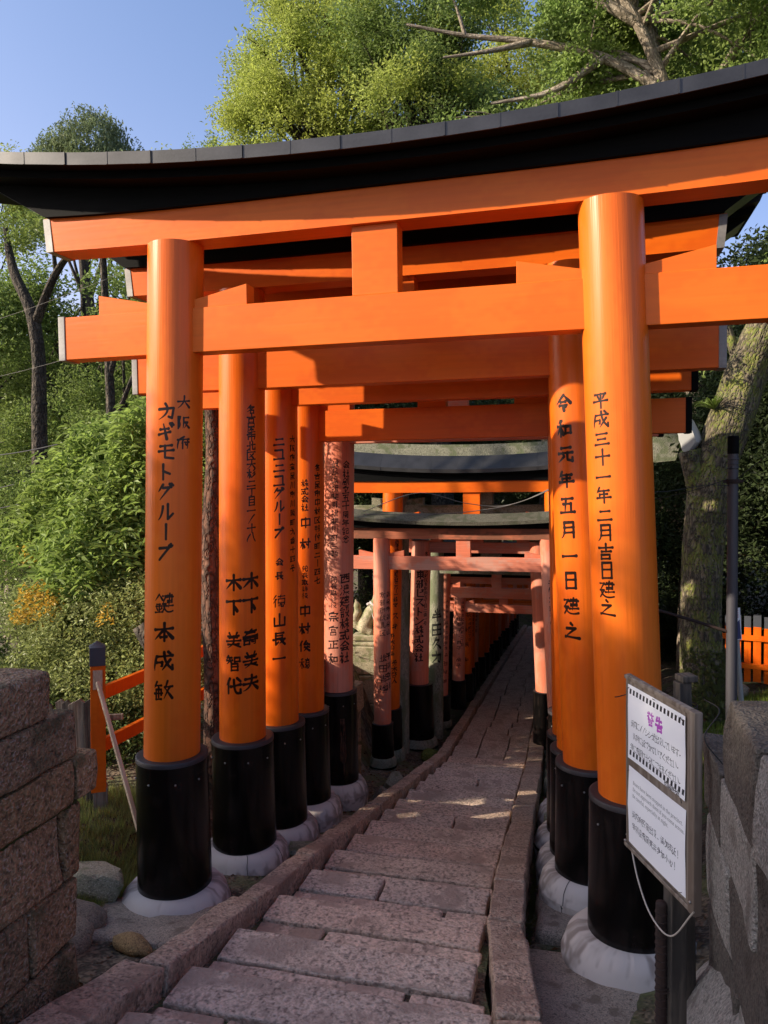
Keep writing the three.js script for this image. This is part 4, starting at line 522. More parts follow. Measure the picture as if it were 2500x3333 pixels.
stoneTorii('tall grey stone torii with weeds growing on its weathered lintel behind the orange gates', -7.15, -1.63, 1.02, 0.17, 2.42, 1.86, 2.15, 2.42, 3.06, -3.1, 2.45, -1.85);
stoneTorii('smaller greenish stone torii with carved writing on its left pillar', -8.35, -1.25, 0.62, 0.125, 1.62, 0.93, 1.08, 1.62, 1.98, -2.0, 1.4, -1.95, '半田久力');
// ---------------------------------------------------------------- warning board at the right of the steps
{ const TL = V(1.343, 1.994, 2.271), TR = V(1.489, 1.994, 2.615), BL = V(1.343, 1.494, 2.271), ex = TR.clone().sub(TL), W = ex.length(), ey = TL.clone().sub(BL), H = ey.length(); ex.normalize(); ey.addScaledVector(ex, -ey.dot(ex)).normalize(); const ez = ex.clone().cross(ey);
  const t = thing('warning_sign', 'grey wooden board with two white warning sheets, on a dark post before the right pillar', 'sign'); const c = TL.clone().addScaledVector(ex, W / 2).addScaledVector(ey, -H / 2);
  t.matrix.makeBasis(ex, ey, ez).setPosition(c); t.matrix.decompose(t.position, t.quaternion, t.scale);
  part('board', block(W, H, 0.014, 0.003, 0.002, 3, 0.1), M.board, t); const fr = 0.012;
  for (const y of [H / 2 - fr / 2, -H / 2 + fr / 2]) { const b = part('frame_strip', block(W - 0.001, fr, 0.006, 0.002, 0.001, 5, 0.2), M.board, t); b.position.set(0, y, 0.0105); }
  const edge = part('frame_strip', block(0.028, H, 0.022, 0.002, 0.001, 8, 0.2), M.board, t); edge.position.set(W / 2 - 0.012, 0, 0.004);
  const sheet = (draw, y, h, bend) => { const w = 0.305, cv = document.createElement('canvas'); cv.width = 1024; cv.height = Math.round(1024 * h / w); const g = cv.getContext('2d'); g.fillStyle = '#f3f3f6'; g.fillRect(0, 0, cv.width, cv.height); draw(g, cv.width, cv.height);
    const tx = new THREE.CanvasTexture(cv); tx.colorSpace = THREE.SRGBColorSpace; const geo = new THREE.BoxGeometry(w, h, 0.0006, 24, 20, 1), p = geo.attributes.position, u = geo.attributes.uv; for (let i = 0; i < p.count; i++) { const a = p.getX(i) / w, b = p.getY(i) / h; p.setZ(i, p.getZ(i) + 0.0035 * Math.pow(Math.abs(a * 2), 3) * Math.abs(b) * bend + 0.0025 * (1 + Math.sin(a * 5 + b * 4 + bend * 3)) * (0.5 - Math.abs(b))); u.setXY(i, a + 0.5, b + 0.5); } geo.computeVertexNormals();
    const m = part('notice_sheet', geo, std({ map: tx, roughness: 0.45 }), t); m.position.set(-0.012, y, 0.0095); return m; };
  const line = (g, s, x, y, size, step, wt) => [...s].forEach((ch, i) => brush(g, ch, x + i * step, y + i * 0, size, size * 1.12, wt));
  const up = sheet((g, w, h) => {
    g.fillStyle = '#15161c'; for (const y of [60, h - 64]) for (let i = 0; i < 16; i++) { const x = 28 + i * 63; g.beginPath(); g.moveTo(x + 9, y - 25); g.lineTo(x + 42, y - 25); g.lineTo(x + 33, y + 25); g.lineTo(x, y + 25); g.fill(); }
    g.fillStyle = '#b04ab8'; brush(g, '警', 430, 210, 105, 120, 1.3); brush(g, '告', 580, 215, 105, 120, 1.5);
    g.fillStyle = '#14151b'; line(g, '境内にイノシシが出没しています。', 92, 352, 56, 57, 0.6); line(g, '絶対に近づかないでください。', 132, 470, 56, 60, 0.6); line(g, '特に夜間は十分にご注意ください。', 78, 588, 56, 58, 0.6);
    line(g, '伏見稲荷大社', 700, 690, 38, 42, 1.3);
  }, H / 4 - 0.004, 0.212, 1);
  sheet((g, w, h) => {
    g.fillStyle = '#24262e'; g.font = '46px serif'; g.fillText('Boars have been stopped in the precinct.', 92, 150); g.fillText('Do not approach them if you come across.', 92, 212); g.fillText('Be careful, especially at night.', 92, 274);
    g.fillStyle = '#30333c'; [...'境内有野猪出没，请勿接近！'].forEach((ch, i) => brush(g, ch === '，' ? '、' : ch, 118 + i * 66, 430, 58, 64, 0.7)); [...'特别是夜间更需多加小心！'].forEach((ch, i) => brush(g, ch, 112 + i * 68, 555, 58, 64, 0.7));
  }, -H / 4 + 0.006, 0.222, -1);
  for (const [x, y] of [[-W / 2 + 0.015, -H / 2 + 0.02], [W / 2 - 0.012, -H / 2 + 0.03]]) { const n = part('nail', new THREE.SphereGeometry(0.004, 8, 6), M.rivet, t); n.position.set(x, y, 0.016); }
  for (const [x, y, a] of [[-0.155, 0.218, 0.6], [0.13, 0.218, -0.6], [0.13, -0.22, 0.5], [-0.155, -0.02, 0.6], [-0.01, 0.226, 0], [0.13, 0.012, -1]]) { const n = part('staple', new THREE.BoxGeometry(0.012, 0.0014, 0.0014), M.wire, t); n.position.set(x, y, 0.0155); n.rotation.z = a; }
  const post = part('post', block(0.045, 1.55, 0.045, 0.003), M.darkWood, t); post.position.set(0.02, -0.80, -0.032);
  top('cord', cable([[1.350, 1.50, 2.30], [1.366, 1.435, 2.36], [1.392, 1.385, 2.43], [1.43, 1.39, 2.53], [1.475, 1.515, 2.63]].map(([x, y, z]) => [x + 0.0, y, z + 0.006]), 0.0024), M.cord, 'thin white cord drooping from the lower corners of the warning board', 'cord');
  const rod = thing('iron_rod', 'rusty ribbed iron rod standing in front of the dark sign post', 'rod', [1.418, 0.46, 2.455]);
  part('rod', lathe([[0.0001, 0.975], [0.0135, 0.972], [0.0145, 0.965], [0.0145, 0.3], [0.0145, -0.1]], 14), M.rust, rod); for (let i = 0; i < 44; i++) part('rib', moved(new THREE.TorusGeometry(0.0146, 0.0022, 5, 14), 0, 0.945 - i * 0.021, 0, PI / 2 + 0.2), M.rust, rod);
  part('wire', new THREE.TorusGeometry(0.02, 0.0015, 5, 16).applyMatrix4(M4(0.004, 0.74, 0, 1.3, 0.2, 0)), M.rust, rod); part('wire', new THREE.TorusGeometry(0.03, 0.0013, 5, 18).applyMatrix4(M4(0.012, 0.725, -0.012, 1.2, 0.5, 0)), M.rust, rod); }
// dark wooden post with wire behind the board
{ const t = thing('wooden_post', 'short dark wooden post with wire wound round it behind the warning board', 'post', [1.66, 0, 0.93]); part('post', moved(block(0.062, 1.84, 0.062, 0.006, 0.004, 6, 0.2), 0, 0.72, 0, 0, 0.4, 0.02), M.darkWood, t); part('cap', moved(block(0.074, 0.03, 0.074, 0.006), 0, 1.655, 0, 0, 0.4, 0.02), M.darkWood, t);
  for (const y of [1.52, 1.532]) part('wire', moved(new THREE.TorusGeometry(0.048, 0.003, 5, 20), 0, y, 0, PI / 2 + 0.06, 0, 0.1), M.wire, t); part('wire', cable([[0.07, 1.57, 0.03], [0.12, 1.55, 0.12], [0.05, 1.45, 0.2], [0.12, 1.35, 0.22]], 0.003), M.wire, t); part('wire', cable([[-0.07, 1.57, 0.03], [-0.2, 1.6, 0.1], [-0.32, 1.66, 0.4]], 0.002), M.wire, t); }
// ---------------------------------------------------------------- poles, pipe and wires on the right
{ const t = thing('metal_pole', 'dark grey metal pole with a black cap beside the mossy leaning tree', 'pole', [2.52, -0.5, -2.98]); part('pole', lathe([[0.050, 0], [0.048, 1.6], [0.045, 3.33]], 28), M.steelPole, t); part('cap', lathe([[0.049, 3.25], [0.049, 3.405], [0.044, 3.412], [0.0001, 3.412]], 28), M.black, t); for (const y of [3.20, 3.16, 3.12]) part('band', moved(new THREE.TorusGeometry(0.047, 0.006, 6, 24), 0, y, 0, PI / 2), M.steelPole, t); part('clamp', lathe([[0.047, 2.98], [0.056, 2.98], [0.056, 3.02], [0.047, 3.02]], 24), M.rust, t); part('clamp_ear', moved(block(0.17, 0.03, 0.016, 0.004), 0, 3.0, 0.01), M.rust, t); }
{ const t = thing('pipe', 'slim pale grey pipe leaning beside the dark metal pole, a paper notice strapped on it', 'pipe'); part('pipe', limb([[2.56, 2.1, -3.38, 0.024], [2.64, 0.9, -3.38, 0.024], [2.73, -0.35, -3.38, 0.024]], 14, 4), M.pipe, t);
  const c = document.createElement('canvas'); c.width = 128; c.height = 512; const g = c.getContext('2d'); g.fillStyle = '#e6e4e2'; g.fillRect(0, 0, 128, 512); g.fillStyle = '#c4706a'; g.font = '30px sans-serif'; for (let i = 0; i < 4; i++) g.fillRect(28, 40 + i * 34, 70, 12); g.fillStyle = '#3c3f66'; g.beginPath(); g.moveTo(30, 500); g.quadraticCurveTo(30, 250, 110, 190); g.lineTo(118, 500); g.fill(); const tx = new THREE.CanvasTexture(c); tx.colorSpace = THREE.SRGBColorSpace; const s = part('notice', new THREE.BoxGeometry(0.085, 0.31, 0.004), std({ map: tx, roughness: 0.6 }), t); s.position.set(2.625, 1.13, -3.345); s.rotation.set(0, 0.35, 0.07); }
top('wire', cable([[2.50, 2.46, -2.96], [2.3, 2.47, -2.9], [1.9, 2.42, -2.6], [1.4, 2.44, -2.2]], 0.004), M.wire, 'thin dark wire from the metal pole to the back of the nearest gate', 'wire');
top('wire', cable([[2.50, 2.53, -2.97], [2.2, 2.42, -3.1], [1.8, 2.32, -3.3], [1.2, 2.28, -3.6]], 0.004), M.wire, 'lower dark wire sagging left from the metal pole', 'wire');
top('wire', cable([[2.52, 2.5, -2.95], [2.7, 2.66, -2.9], [3.0, 2.9, -2.8], [3.6, 3.3, -2.7]], 0.004), M.wire, 'dark wire rising to the right from the metal pole', 'wire');
top('rail', limb([[2.50, 1.12, -2.97, 0.015], [1.9, 1.29, -3.02, 0.015], [1.3, 1.40, -3.05, 0.015]], 8, 2), M.rust, 'thin rusty rail between the metal pole and the gate pillars', 'rail');
// orange picket fence beyond the tree
{ const t = thing('picket_fence', 'bright orange picket fence with dark grey tops at the right edge', 'fence', [3.20, -0.36, -7.2], -0.25); for (let i = 0; i < 16; i++) { const x = i * 0.125, big = i % 5 === 3; const p = part(big ? 'post' : 'picket', moved(block(big ? 0.1 : 0.085, 0.86, big ? 0.1 : 0.03, 0.003), x, 0.41 + (big ? 0.02 : 0), 0), M.deep, t); part('picket_top', moved(block(big ? 0.102 : 0.087, 0.16, big ? 0.102 : 0.032, 0.003), x, 0.84 + (big ? 0.02 : 0), 0), M.cap2 ?? (M.cap2 = std({ color: new THREE.Color(0.045, 0.05, 0.062), roughness: 0.6 })), p); }
  for (const y of [0.22, 0.62]) part('rail', moved(block(2.1, 0.075, 0.045, 0.003), 0.95, y, 0.045), M.deep, t); }
// ---------------------------------------------------------------- fence, pickets and stick on the left
{ const t = thing('wooden_fence', 'orange wooden rail fence with a dark blue pyramid-capped post, left of the nearest pillar', 'fence'); const P = [-2.60, 0, -0.77];
  const post = part('post', moved(block(0.115, 1.12, 0.115, 0.004), P[0], 0.62, P[2], 0, 0.62, -0.02), M.deep, t); part('post_foot', moved(block(0.112, 0.42, 0.112, 0.004), P[0], -0.12, P[2], 0, 0.62, -0.02), M.board, post);
  part('post_cap', moved(block(0.122, 0.15, 0.122, 0.004), P[0] + 0.011, 1.165, P[2], 0, 0.62, -0.02), M.cap2, post); part('post_cap', moved(new THREE.ConeGeometry(0.088, 0.045, 4).rotateY(PI / 4), P[0] + 0.012, 1.262, P[2], 0, 0.62, -0.02), M.cap2, post); part('sun_patch', moved(new THREE.BoxGeometry(0.072, 0.155, 0.004), P[0] + 0.043, 0.98, P[2] + 0.051, 0, 0.62, -0.02), M.paleWood, post);  // pale sheet on the post face stands in for a spot of sunlight
  for (const [y, x1] of [[0.855, -2.42], [0.43, -2.42]]) part('rail', (() => { const a = V(P[0] + 0.03, y, P[2]), b = V(x1, y + 0.02, -3.0), L = a.distanceTo(b), g = block(0.045, 0.105, L, 0.003); g.lookAt(b.clone().sub(a)); const c = a.clone().add(b).multiplyScalar(0.5); return g.translate(c.x, c.y, c.z); })(), M.deep, t);
  const post2 = part('post', moved(block(0.1, 1.2, 0.1, 0.004), -2.36, 0.5, -2.5, 0, 0.62, 0), M.deep, t); part('post_cap', moved(block(0.106, 0.14, 0.106, 0.004), -2.36, 1.17, -2.5, 0, 0.62, 0), M.cap2, post2); }
{ const t = thing('picket_row', 'row of weathered grey pointed stakes left of the orange fence post', 'fence', [-2.72, 0, -0.80]); const R = rng(12); for (let i = 0; i < 9; i++) { const h = 0.80 - i * 0.035 + (R() - 0.5) * 0.1, w = 0.075; const s = new THREE.Shape([new THREE.Vector2(-w / 2, -0.3), new THREE.Vector2(w / 2, -0.3), new THREE.Vector2(w / 2, h - 0.03), new THREE.Vector2(0.005, h), new THREE.Vector2(-w / 2, h - 0.025)]); const g = new THREE.ExtrudeGeometry(s, { depth: 0.02, bevelEnabled: true, bevelSize: 0.002, bevelThickness: 0.002, bevelSegments: 1 }); part('picket', boxUV(moved(g, -0.02 - i * 0.10, 0, -0.05 - i * 0.045 + (R() - 0.5) * 0.02, (R() - 0.5) * 0.05, 0.35, (R() - 0.5) * 0.06)), i % 3 ? M.board : M.darkWood, t); } const q = part('rail', block(1.0, 0.05, 0.03, 0.003), M.board, t); q.position.set(-0.45, 0.5, -0.28); q.rotation.y = 0.42; }
top('stick', (() => { const a = V(-2.515, 0.98, -0.66), b = V(-1.80, -0.05, -0.14), L = a.distanceTo(b), g = block(0.028, 0.034, L, 0.003); g.lookAt(b.clone().sub(a)); const c = a.clone().add(b).multiplyScalar(0.5); return g.translate(c.x, c.y, c.z); })(), M.paleWood, 'long pale stick leaning from the capped fence post down to the ground', 'stick');
top('cut_log', limb([[-2.45, 0.86, -1.75, 0.17], [-2.62, 1.15, -1.7, 0.165], [-2.70, 1.28, -1.68, 0.15]], 14, 4, 0.12, 4), M.bark, 'grey cut limb jutting out behind the nearest left pillar', 'log');
// cables through the trees on the left, and across the gates
for (const [pts, m, label] of [
  [[[-9.2, 2.95, -6], [-6.5, 3.0, -4.6], [-4.2, 3.12, -3.2]], 'wire', 'black cable crossing in front of the trees on the left, uppermost of the thick three'],
  [[[-9.2, 2.3, -6], [-6.8, 2.62, -5.2], [-5.2, 2.95, -4.4]], 'wire', 'middle black cable slanting up through the left trees'],
  [[[-9.2, 1.98, -6], [-6.9, 2.3, -5.3], [-5.6, 2.6, -4.6]], 'wire', 'lowest thick black cable slanting up through the left trees'],
  [[[-9.2, 1.55, -6], [-6.6, 1.36, -4.8], [-4.6, 1.42, -3.6]], 'redWire', 'thin reddish brown cable sagging before the left shrubs'],
  [[[-9.2, 5.0, -6], [-6.4, 5.05, -4.8], [-3.2, 5.3, -3.6]], 'paleWire', 'thin pale wire across the trees at the height of the gate beams'],
  [[[-9.2, 4.15, -6], [-6.4, 4.2, -4.8], [-3.0, 4.4, -3.4]], 'paleWire', 'thin pale wire across the left trees below the beam ends'],
]) top('cable', cable(pts, m === 'paleWire' ? 0.0028 : 0.008), M[m], label, 'cable');
top('cable', cable([[-1.7, 2.12, -5.4], [-1.0, 2.36, -5.8], [-0.4, 2.2, -6.2], [0.1, 2.16, -6.3], [0.7, 2.36, -6.2], [1.0, 2.55, -6.0]], 0.006), M.paleWire, 'upper pale cable drooping in front of the bright orange gate', 'cable');
top('cable', cable([[-1.7, 2.08, -5.4], [-0.9, 2.06, -5.9], [-0.3, 2.09, -6.2], [0.3, 2.2, -6.3], [0.8, 2.42, -6.2], [1.0, 2.50, -6.0]], 0.006), M.paleWire, 'lower pale cable drooping in front of the bright orange gate', 'cable');
// ---------------------------------------------------------------- fox statue on its pedestal
{ const t = thing('fox_statue', 'grey stone sitting fox with raised tail and white neck cloth, left of the steps', 'statue', [-2.18, 0.02, -7.42], 0.12, null); const bones = [
    [-0.10, 0.16, 0, 0.115, 0.00, 0.34, 0, 0.105], [0.00, 0.34, 0, 0.105, 0.085, 0.50, 0, 0.085], [0.085, 0.50, 0, 0.075, 0.12, 0.60, 0, 0.062], [0.12, 0.62, 0, 0.07, 0.20, 0.61, 0, 0.045], [0.20, 0.605, 0, 0.042, 0.27, 0.585, 0, 0.022],
    [0.10, 0.66, 0.03, 0.03, 0.09, 0.75, 0.038, 0.012], [0.10, 0.66, -0.03, 0.03, 0.09, 0.75, -0.038, 0.012],
    [-0.11, 0.10, 0.06, 0.085, 0.0, 0.06, 0.075, 0.05], [-0.11, 0.10, -0.06, 0.085, 0.0, 0.06, -0.075, 0.05], [0.0, 0.035, 0.075, 0.035, 0.07, 0.025, 0.075, 0.026], [0.0, 0.035, -0.075, 0.035, 0.07, 0.025, -0.075, 0.026],
    [0.09, 0.40, 0.045, 0.055, 0.13, 0.20, 0.045, 0.036], [0.13, 0.20, 0.045, 0.036, 0.14, 0.03, 0.045, 0.03], [0.09, 0.40, -0.045, 0.055, 0.13, 0.20, -0.045, 0.036], [0.13, 0.20, -0.045, 0.036, 0.14, 0.03, -0.045, 0.03], [0.14, 0.025, 0.045, 0.028, 0.18, 0.02, 0.045, 0.022], [0.14, 0.025, -0.045, 0.028, 0.18, 0.02, -0.045, 0.022],
    [-0.18, 0.08, 0, 0.045, -0.255, 0.15, 0, 0.048], [-0.255, 0.15, 0, 0.048, -0.265, 0.25, 0, 0.05], [-0.265, 0.25, 0, 0.05, -0.215, 0.36, 0, 0.052], [-0.215, 0.36, 0, 0.052, -0.225, 0.47, 0, 0.045], [-0.225, 0.47, 0, 0.045, -0.25, 0.56, 0, 0.014]];
  part('body', boxUV(blend(bones, 0.05, 0.014)), M.paleStone, t); part('plinth', moved(block(0.55, 0.09, 0.34, 0.02, 0.012, 5, 0.1), -0.02, -0.04, 0), M.paleStone, t);
  const cl = part('neck_cloth', moved(new THREE.TorusGeometry(0.088, 0.02, 8, 24), 0.075, 0.485, 0, PI / 2, -0.5, 0), M.cloth, t); part('knot', moved(new THREE.SphereGeometry(0.03, 10, 8), -0.03, 0.50, 0.03, 0, 0, 0, V(1.2, 0.9, 0.8)), M.cloth, cl); part('ribbon', cable([[0.0, 0.48, 0.085], [0.05, 0.32, 0.11], [0.12, 0.10, 0.10]], 0.008), M.cloth, cl);
  const p = thing('stone_pedestal', 'tall pale stone pedestal in courses carrying the fox statue', 'pedestal', [-2.18, 0, -7.42], 0.12); let y = -0.075; for (const [w, h, d] of [[0.66, 0.06, 0.46], [0.74, 0.46, 0.54], [0.78, 0.46, 0.58], [0.84, 0.40, 0.64], [0.95, 0.5, 0.75]]) { part('stone', moved(block(w, h - 0.008, d, 0.016, 0.012, y * 40, 0.12), 0, y - h / 2, 0), M.paleStone, p); y -= h; } }
// ---------------------------------------------------------------- person far down the tunnel
{ const z = -18.6, gy = path(z) - 0.06, t = thing('person', 'person in dark clothes walking far down the dark tunnel', 'person', [0.02, gy, z], 0.2);
  const bones = [[0, 1.56, 0, 0.085, 0, 1.48, 0.01, 0.075], [0, 1.42, 0, 0.055, 0, 1.36, 0, 0.06], [-0.15, 1.34, 0, 0.075, 0.15, 1.34, 0, 0.075], [0, 1.3, 0, 0.14, 0, 1.08, 0, 0.125], [0, 1.08, 0, 0.125, 0, 0.9, 0, 0.15], [-0.09, 0.9, 0, 0.095, -0.10, 0.5, 0.05, 0.062], [-0.10, 0.5, 0.05, 0.062, -0.11, 0.09, -0.03, 0.042], [0.09, 0.9, 0, 0.095, 0.10, 0.5, 0.1, 0.062], [0.10, 0.5, 0.1, 0.062, 0.11, 0.09, 0.16, 0.042], [-0.11, 0.05, -0.04, 0.045, -0.12, 0.035, 0.1, 0.035], [0.11, 0.05, 0.15, 0.045, 0.12, 0.04, 0.29, 0.035],
    [-0.18, 1.34, 0, 0.06, -0.24, 1.08, -0.03, 0.046], [-0.24, 1.08, -0.03, 0.046, -0.23, 0.86, 0.05, 0.034], [0.18, 1.34, 0, 0.06, 0.24, 1.08, 0.0, 0.046], [0.24, 1.08, 0, 0.046, 0.14, 1.0, 0.2, 0.034]];
  const cloth = std({ color: new THREE.Color(0.014, 0.014, 0.017), roughness: 0.9 }), skin = std({ color: new THREE.Color(0.42, 0.24, 0.16), roughness: 0.7 });
  const hand = (x, y, q) => { const h = [[x, y, q, 0.03, x, y - 0.05, q + 0.01, 0.028]]; for (let f = 0; f < 4; f++) h.push([x - 0.024 + f * 0.016, y - 0.07, q + 0.01, 0.009, x - 0.026 + f * 0.017, y - 0.13 + Math.abs(f - 1.4) * 0.012, q + 0.03, 0.007]); h.push([x + 0.03, y - 0.03, q + 0.02, 0.011, x + 0.05, y - 0.08, q + 0.035, 0.008]); return h; };
  part('body', boxUV(mergeGeometries([blend(bones, 0.05, 0.02), blend(hand(-0.23, 0.85, 0.055), 0.012, 0.006), blend(hand(0.13, 1.03, 0.22), 0.012, 0.006)].map((g) => g.toNonIndexed ? g : g))), cloth, t);
  part('face', boxUV(blend([[0, 1.565, 0.025, 0.078, 0, 1.49, 0.04, 0.06], [0, 1.53, 0.1, 0.016, 0, 1.51, 0.115, 0.014], [-0.085, 1.53, 0.0, 0.015, -0.088, 1.51, 0, 0.012], [0.085, 1.53, 0, 0.015, 0.088, 1.51, 0, 0.012]], 0.02, 0.008)), skin, t); part('hair', boxUV(blend([[0, 1.60, -0.01, 0.09, 0, 1.52, -0.04, 0.08]], 0.03, 0.012)), cloth, t); }
// ---------------------------------------------------------------- trees, shrubs, weeds
function sprig(leaves, R, len, wid, seed, fold = 0.25, droop = 0.2) { // a small spray of separate folded leaves
  const r = rng(seed), pos = [], nor = [], a = V(), dir = V(), side = V(), up = V(), n = V();
  for (let i = 0; i < leaves; i++) {
    a.set(r() * 2 - 1, r() * 2 - 1, r() * 2 - 1).multiplyScalar(R); dir.set(r() * 2 - 1, r() * 1.4 - 0.5 - droop, r() * 2 - 1).normalize(); up.set((r() - 0.5) * 2.4, 0.7, (r() - 0.5) * 2.4).normalize(); side.crossVectors(dir, up).normalize(); up.crossVectors(side, dir);
    const L = len * (0.7 + 0.6 * r()), w = wid * (0.7 + 0.6 * r()) / 2, m = a.clone().addScaledVector(dir, L * 0.45), t = a.clone().addScaledVector(dir, L).addScaledVector(up, -L * 0.12), l = m.clone().addScaledVector(side, w).addScaledVector(up, w * fold * 2), q = m.clone().addScaledVector(side, -w).addScaledVector(up, w * fold * 2);
    for (const [p1, p2, p3] of [[a, t, l], [a, q, t]]) { n.subVectors(p2, p1).cross(p3.clone().sub(p1)).normalize(); const turned = n.dot(up) < 0; if (turned) n.negate(); for (const p of turned ? [p1, p3, p2] : [p1, p2, p3]) { pos.push(p.x, p.y, p.z); nor.push(n.x, n.y, n.z); } }
  }
  const g = new THREE.BufferGeometry(); g.setAttribute('position', new THREE.Float32BufferAttribute(pos, 3)); g.setAttribute('normal', new THREE.Float32BufferAttribute(nor, 3)); g.setAttribute('uv', new THREE.Float32BufferAttribute(new Float32Array(pos.length / 3 * 2), 2)); return g;
}
const SPRAY = { far: sprig(15, 0.17, 0.085, 0.042, 1), mid: sprig(13, 0.12, 0.065, 0.03, 2), broad: sprig(10, 0.11, 0.10, 0.038, 3, 0.3, 0.35), fine: sprig(18, 0.10, 0.042, 0.02, 4), small: sprig(12, 0.075, 0.05, 0.022, 5, 0.3), huge: sprig(16, 0.5, 0.26, 0.13, 6), maple: sprig(14, 0.12, 0.06, 0.045, 7, 0.1, 0.1), drip: sprig(16, 0.2, 0.13, 0.04, 8, 0.2, 0.9) };
function foliage(name, parent, mat, geo, clumps, perM2, seed, o = {}) { // clumps: [x, y, z, rx, ry, rz]
  const r = rng(seed), list = [], q = V();
  for (const [cx, cy, cz, rx, ry, rz] of clumps) {
    const area = 4 * PI * Math.pow((Math.pow(rx * ry, 1.6) + Math.pow(rx * rz, 1.6) + Math.pow(ry * rz, 1.6)) / 3, 1 / 1.6), n = Math.round(area * perM2);
    for (let i = 0; i < n; i++) {
      const u = r() * 2 - 1, a = r() * 2 * PI, s = Math.sqrt(1 - u * u); q.set(s * Math.cos(a), u, s * Math.sin(a)); if (q.y < (o.open ?? -0.7) && r() < 0.8) continue;
      let k = 1 - Math.pow(r(), 1.6) * (o.deep ?? 0.6); k *= 1 + (o.rag ?? 0.28) * fbm3(q.x * 2.2 + cx, q.y * 2.2 + cy, q.z * 2.2 + cz, 3); const x = cx + q.x * rx * k, y = cy + q.y * ry * k, z = cz + q.z * rz * k;
      if ((o.holes ?? 0) && noise3(x * (o.hf ?? 1.1), y * (o.hf ?? 1.1), z * (o.hf ?? 1.1)) < -1 + (o.holes * 2)) continue;
      list.push([x, y, z, k]);
    }
  }
  const m = new THREE.InstancedMesh(geo, mat, list.length), M_ = new THREE.Matrix4(), e = new THREE.Euler(), Q = new THREE.Quaternion(), c = new THREE.Color(), S = V();
  list.forEach(([x, y, z], i) => { e.set((r() - 0.5) * 1.0, r() * 6.28, (r() - 0.5) * 1.0); S.setScalar((o.size ?? 1) * (0.7 + 0.6 * r())); m.setMatrixAt(i, M_.compose(V(x, y, z), Q.setFromEuler(e), S)); const v = 0.72 + 0.56 * r(), w = noise3(x * 0.8 + seed, y * 0.8, z * 0.8) * (o.tint ?? 0.07); c.setRGB(v * (1 + w), v * (1 + 0.15 * w), v * (1 - 0.5 * w)); m.setColorAt(i, c); });
  m.name = name; shade(m); m.userData.kind = 'stuff'; parent.add(m); return list.length;
}
let leafCount = 0;
function dome(cx, cy, cz, rx, ry, rz, n, seed, size = 0.36) { const r = rng(seed), out = []; for (let i = 0; i < n; i++) { const u = -0.55 + 1.5 * r(), a = r() * 2 * PI, s = Math.sqrt(Math.max(0.05, 1 - Math.min(1, u * u))), k = 0.5 + 0.35 * r(), f = size * (0.75 + 0.5 * r()); out.push([cx + Math.cos(a) * s * rx * k, cy + Math.min(u, 0.98) * ry * k * 1.1, cz + Math.sin(a) * s * rz * k, rx * f, ry * f * 0.85, rz * f]); } return out; }
// a tree: trunk and limbs as tapered tubes that reach into the clumps of its crown
function tree(name, label, o) {
  const t = thing(name, label, 'tree', o.at, 0, o.group), r = rng(o.seed), B = V(...o.at), bark = M[o.bark ?? 'bark'];
  const loc = (p) => [p[0] - B.x, p[1] - B.y, p[2] - B.z, ...p.slice(3)];
  part('trunk', limb(o.trunk.map(loc), o.sides ?? 12, 6, o.bumpy ?? 0.2, o.seed), bark, t);
  for (const l of o.limbs ?? []) part('limb', limb(l.map(loc), 8, 5, 0.12, o.seed), M[o.limbBark ?? o.bark ?? 'bark'], t);
  if (o.reach !== 0) { const twigs = [], T = o.trunk.map((p) => V(p[0], p[1], p[2])), c = T.length > 2 ? new THREE.CatmullRomCurve3(T) : new THREE.LineCurve3(T[0], T[1]); for (const [x, y, z, rx, ry] of o.clumps) { if (r() > (o.reach ?? 0.7)) continue; const f = clamp((o.fork ?? 0.5) + (1 - (o.fork ?? 0.5)) * r(), 0, 1), a = c.getPoint(f), b = V(x, y, z), m = a.clone().lerp(b, 0.5).add(V((r() - 0.5) * 0.5, 0.2 + r() * 0.3, (r() - 0.5) * 0.5)), w = lerp(o.trunk[0][3], o.trunk[o.trunk.length - 1][3], f) * 0.42;
      twigs.push(limb([[...a.toArray(), w], [...m.toArray(), w * 0.6], [...b.toArray(), w * 0.3]].map(loc), 6, 4, 0.1, x)); for (let i = 0; i < 3; i++) { const d = V(r() - 0.5, r() - 0.2, r() - 0.5).normalize().multiplyScalar(rx * 0.9), e = b.clone().add(d), s = m.clone().lerp(b, 0.4 + 0.5 * r()); twigs.push(limb([[...s.toArray(), w * 0.32], [...s.clone().lerp(e, 0.5).add(V(0, 0.06, 0)).toArray(), w * 0.22], [...e.toArray(), w * 0.1]].map(loc), 5, 3, 0)); } }
    if (twigs.length) { const b = part('branches', mergeGeometries(twigs), M[o.limbBark ?? o.bark ?? 'bark'], t); b.userData.kind = 'stuff'; } }
  leafCount += foliage('crown', t, o.leaf, SPRAY[o.spray ?? 'far'], o.clumps.map(loc), o.per ?? 22, o.seed + 7, o.f ?? {});
  for (const [leaf, clumps, per] of o.extra ?? []) leafCount += foliage('crown', t, leaf, SPRAY[o.spray ?? 'far'], clumps.map(loc), per, o.seed + 9, o.f ?? {});
  return t;
}
const L = { yellow: leafMat(0.385, 0.44, 0.09, 0.5), green: leafMat(0.20, 0.27, 0.065, 0.45), fresh: leafMat(0.235, 0.33, 0.075, 0.5), dark: leafMat(0.035, 0.055, 0.016, 0.2), deep: leafMat(0.075, 0.11, 0.028, 0.3), olive: leafMat(0.27, 0.31, 0.10, 0.35, 0.4), gold: leafMat(0.55, 0.37, 0.05, 0.4), grey: leafMat(0.17, 0.215, 0.10, 0.35), blade: leafMat(0.15, 0.22, 0.035, 0.35) };
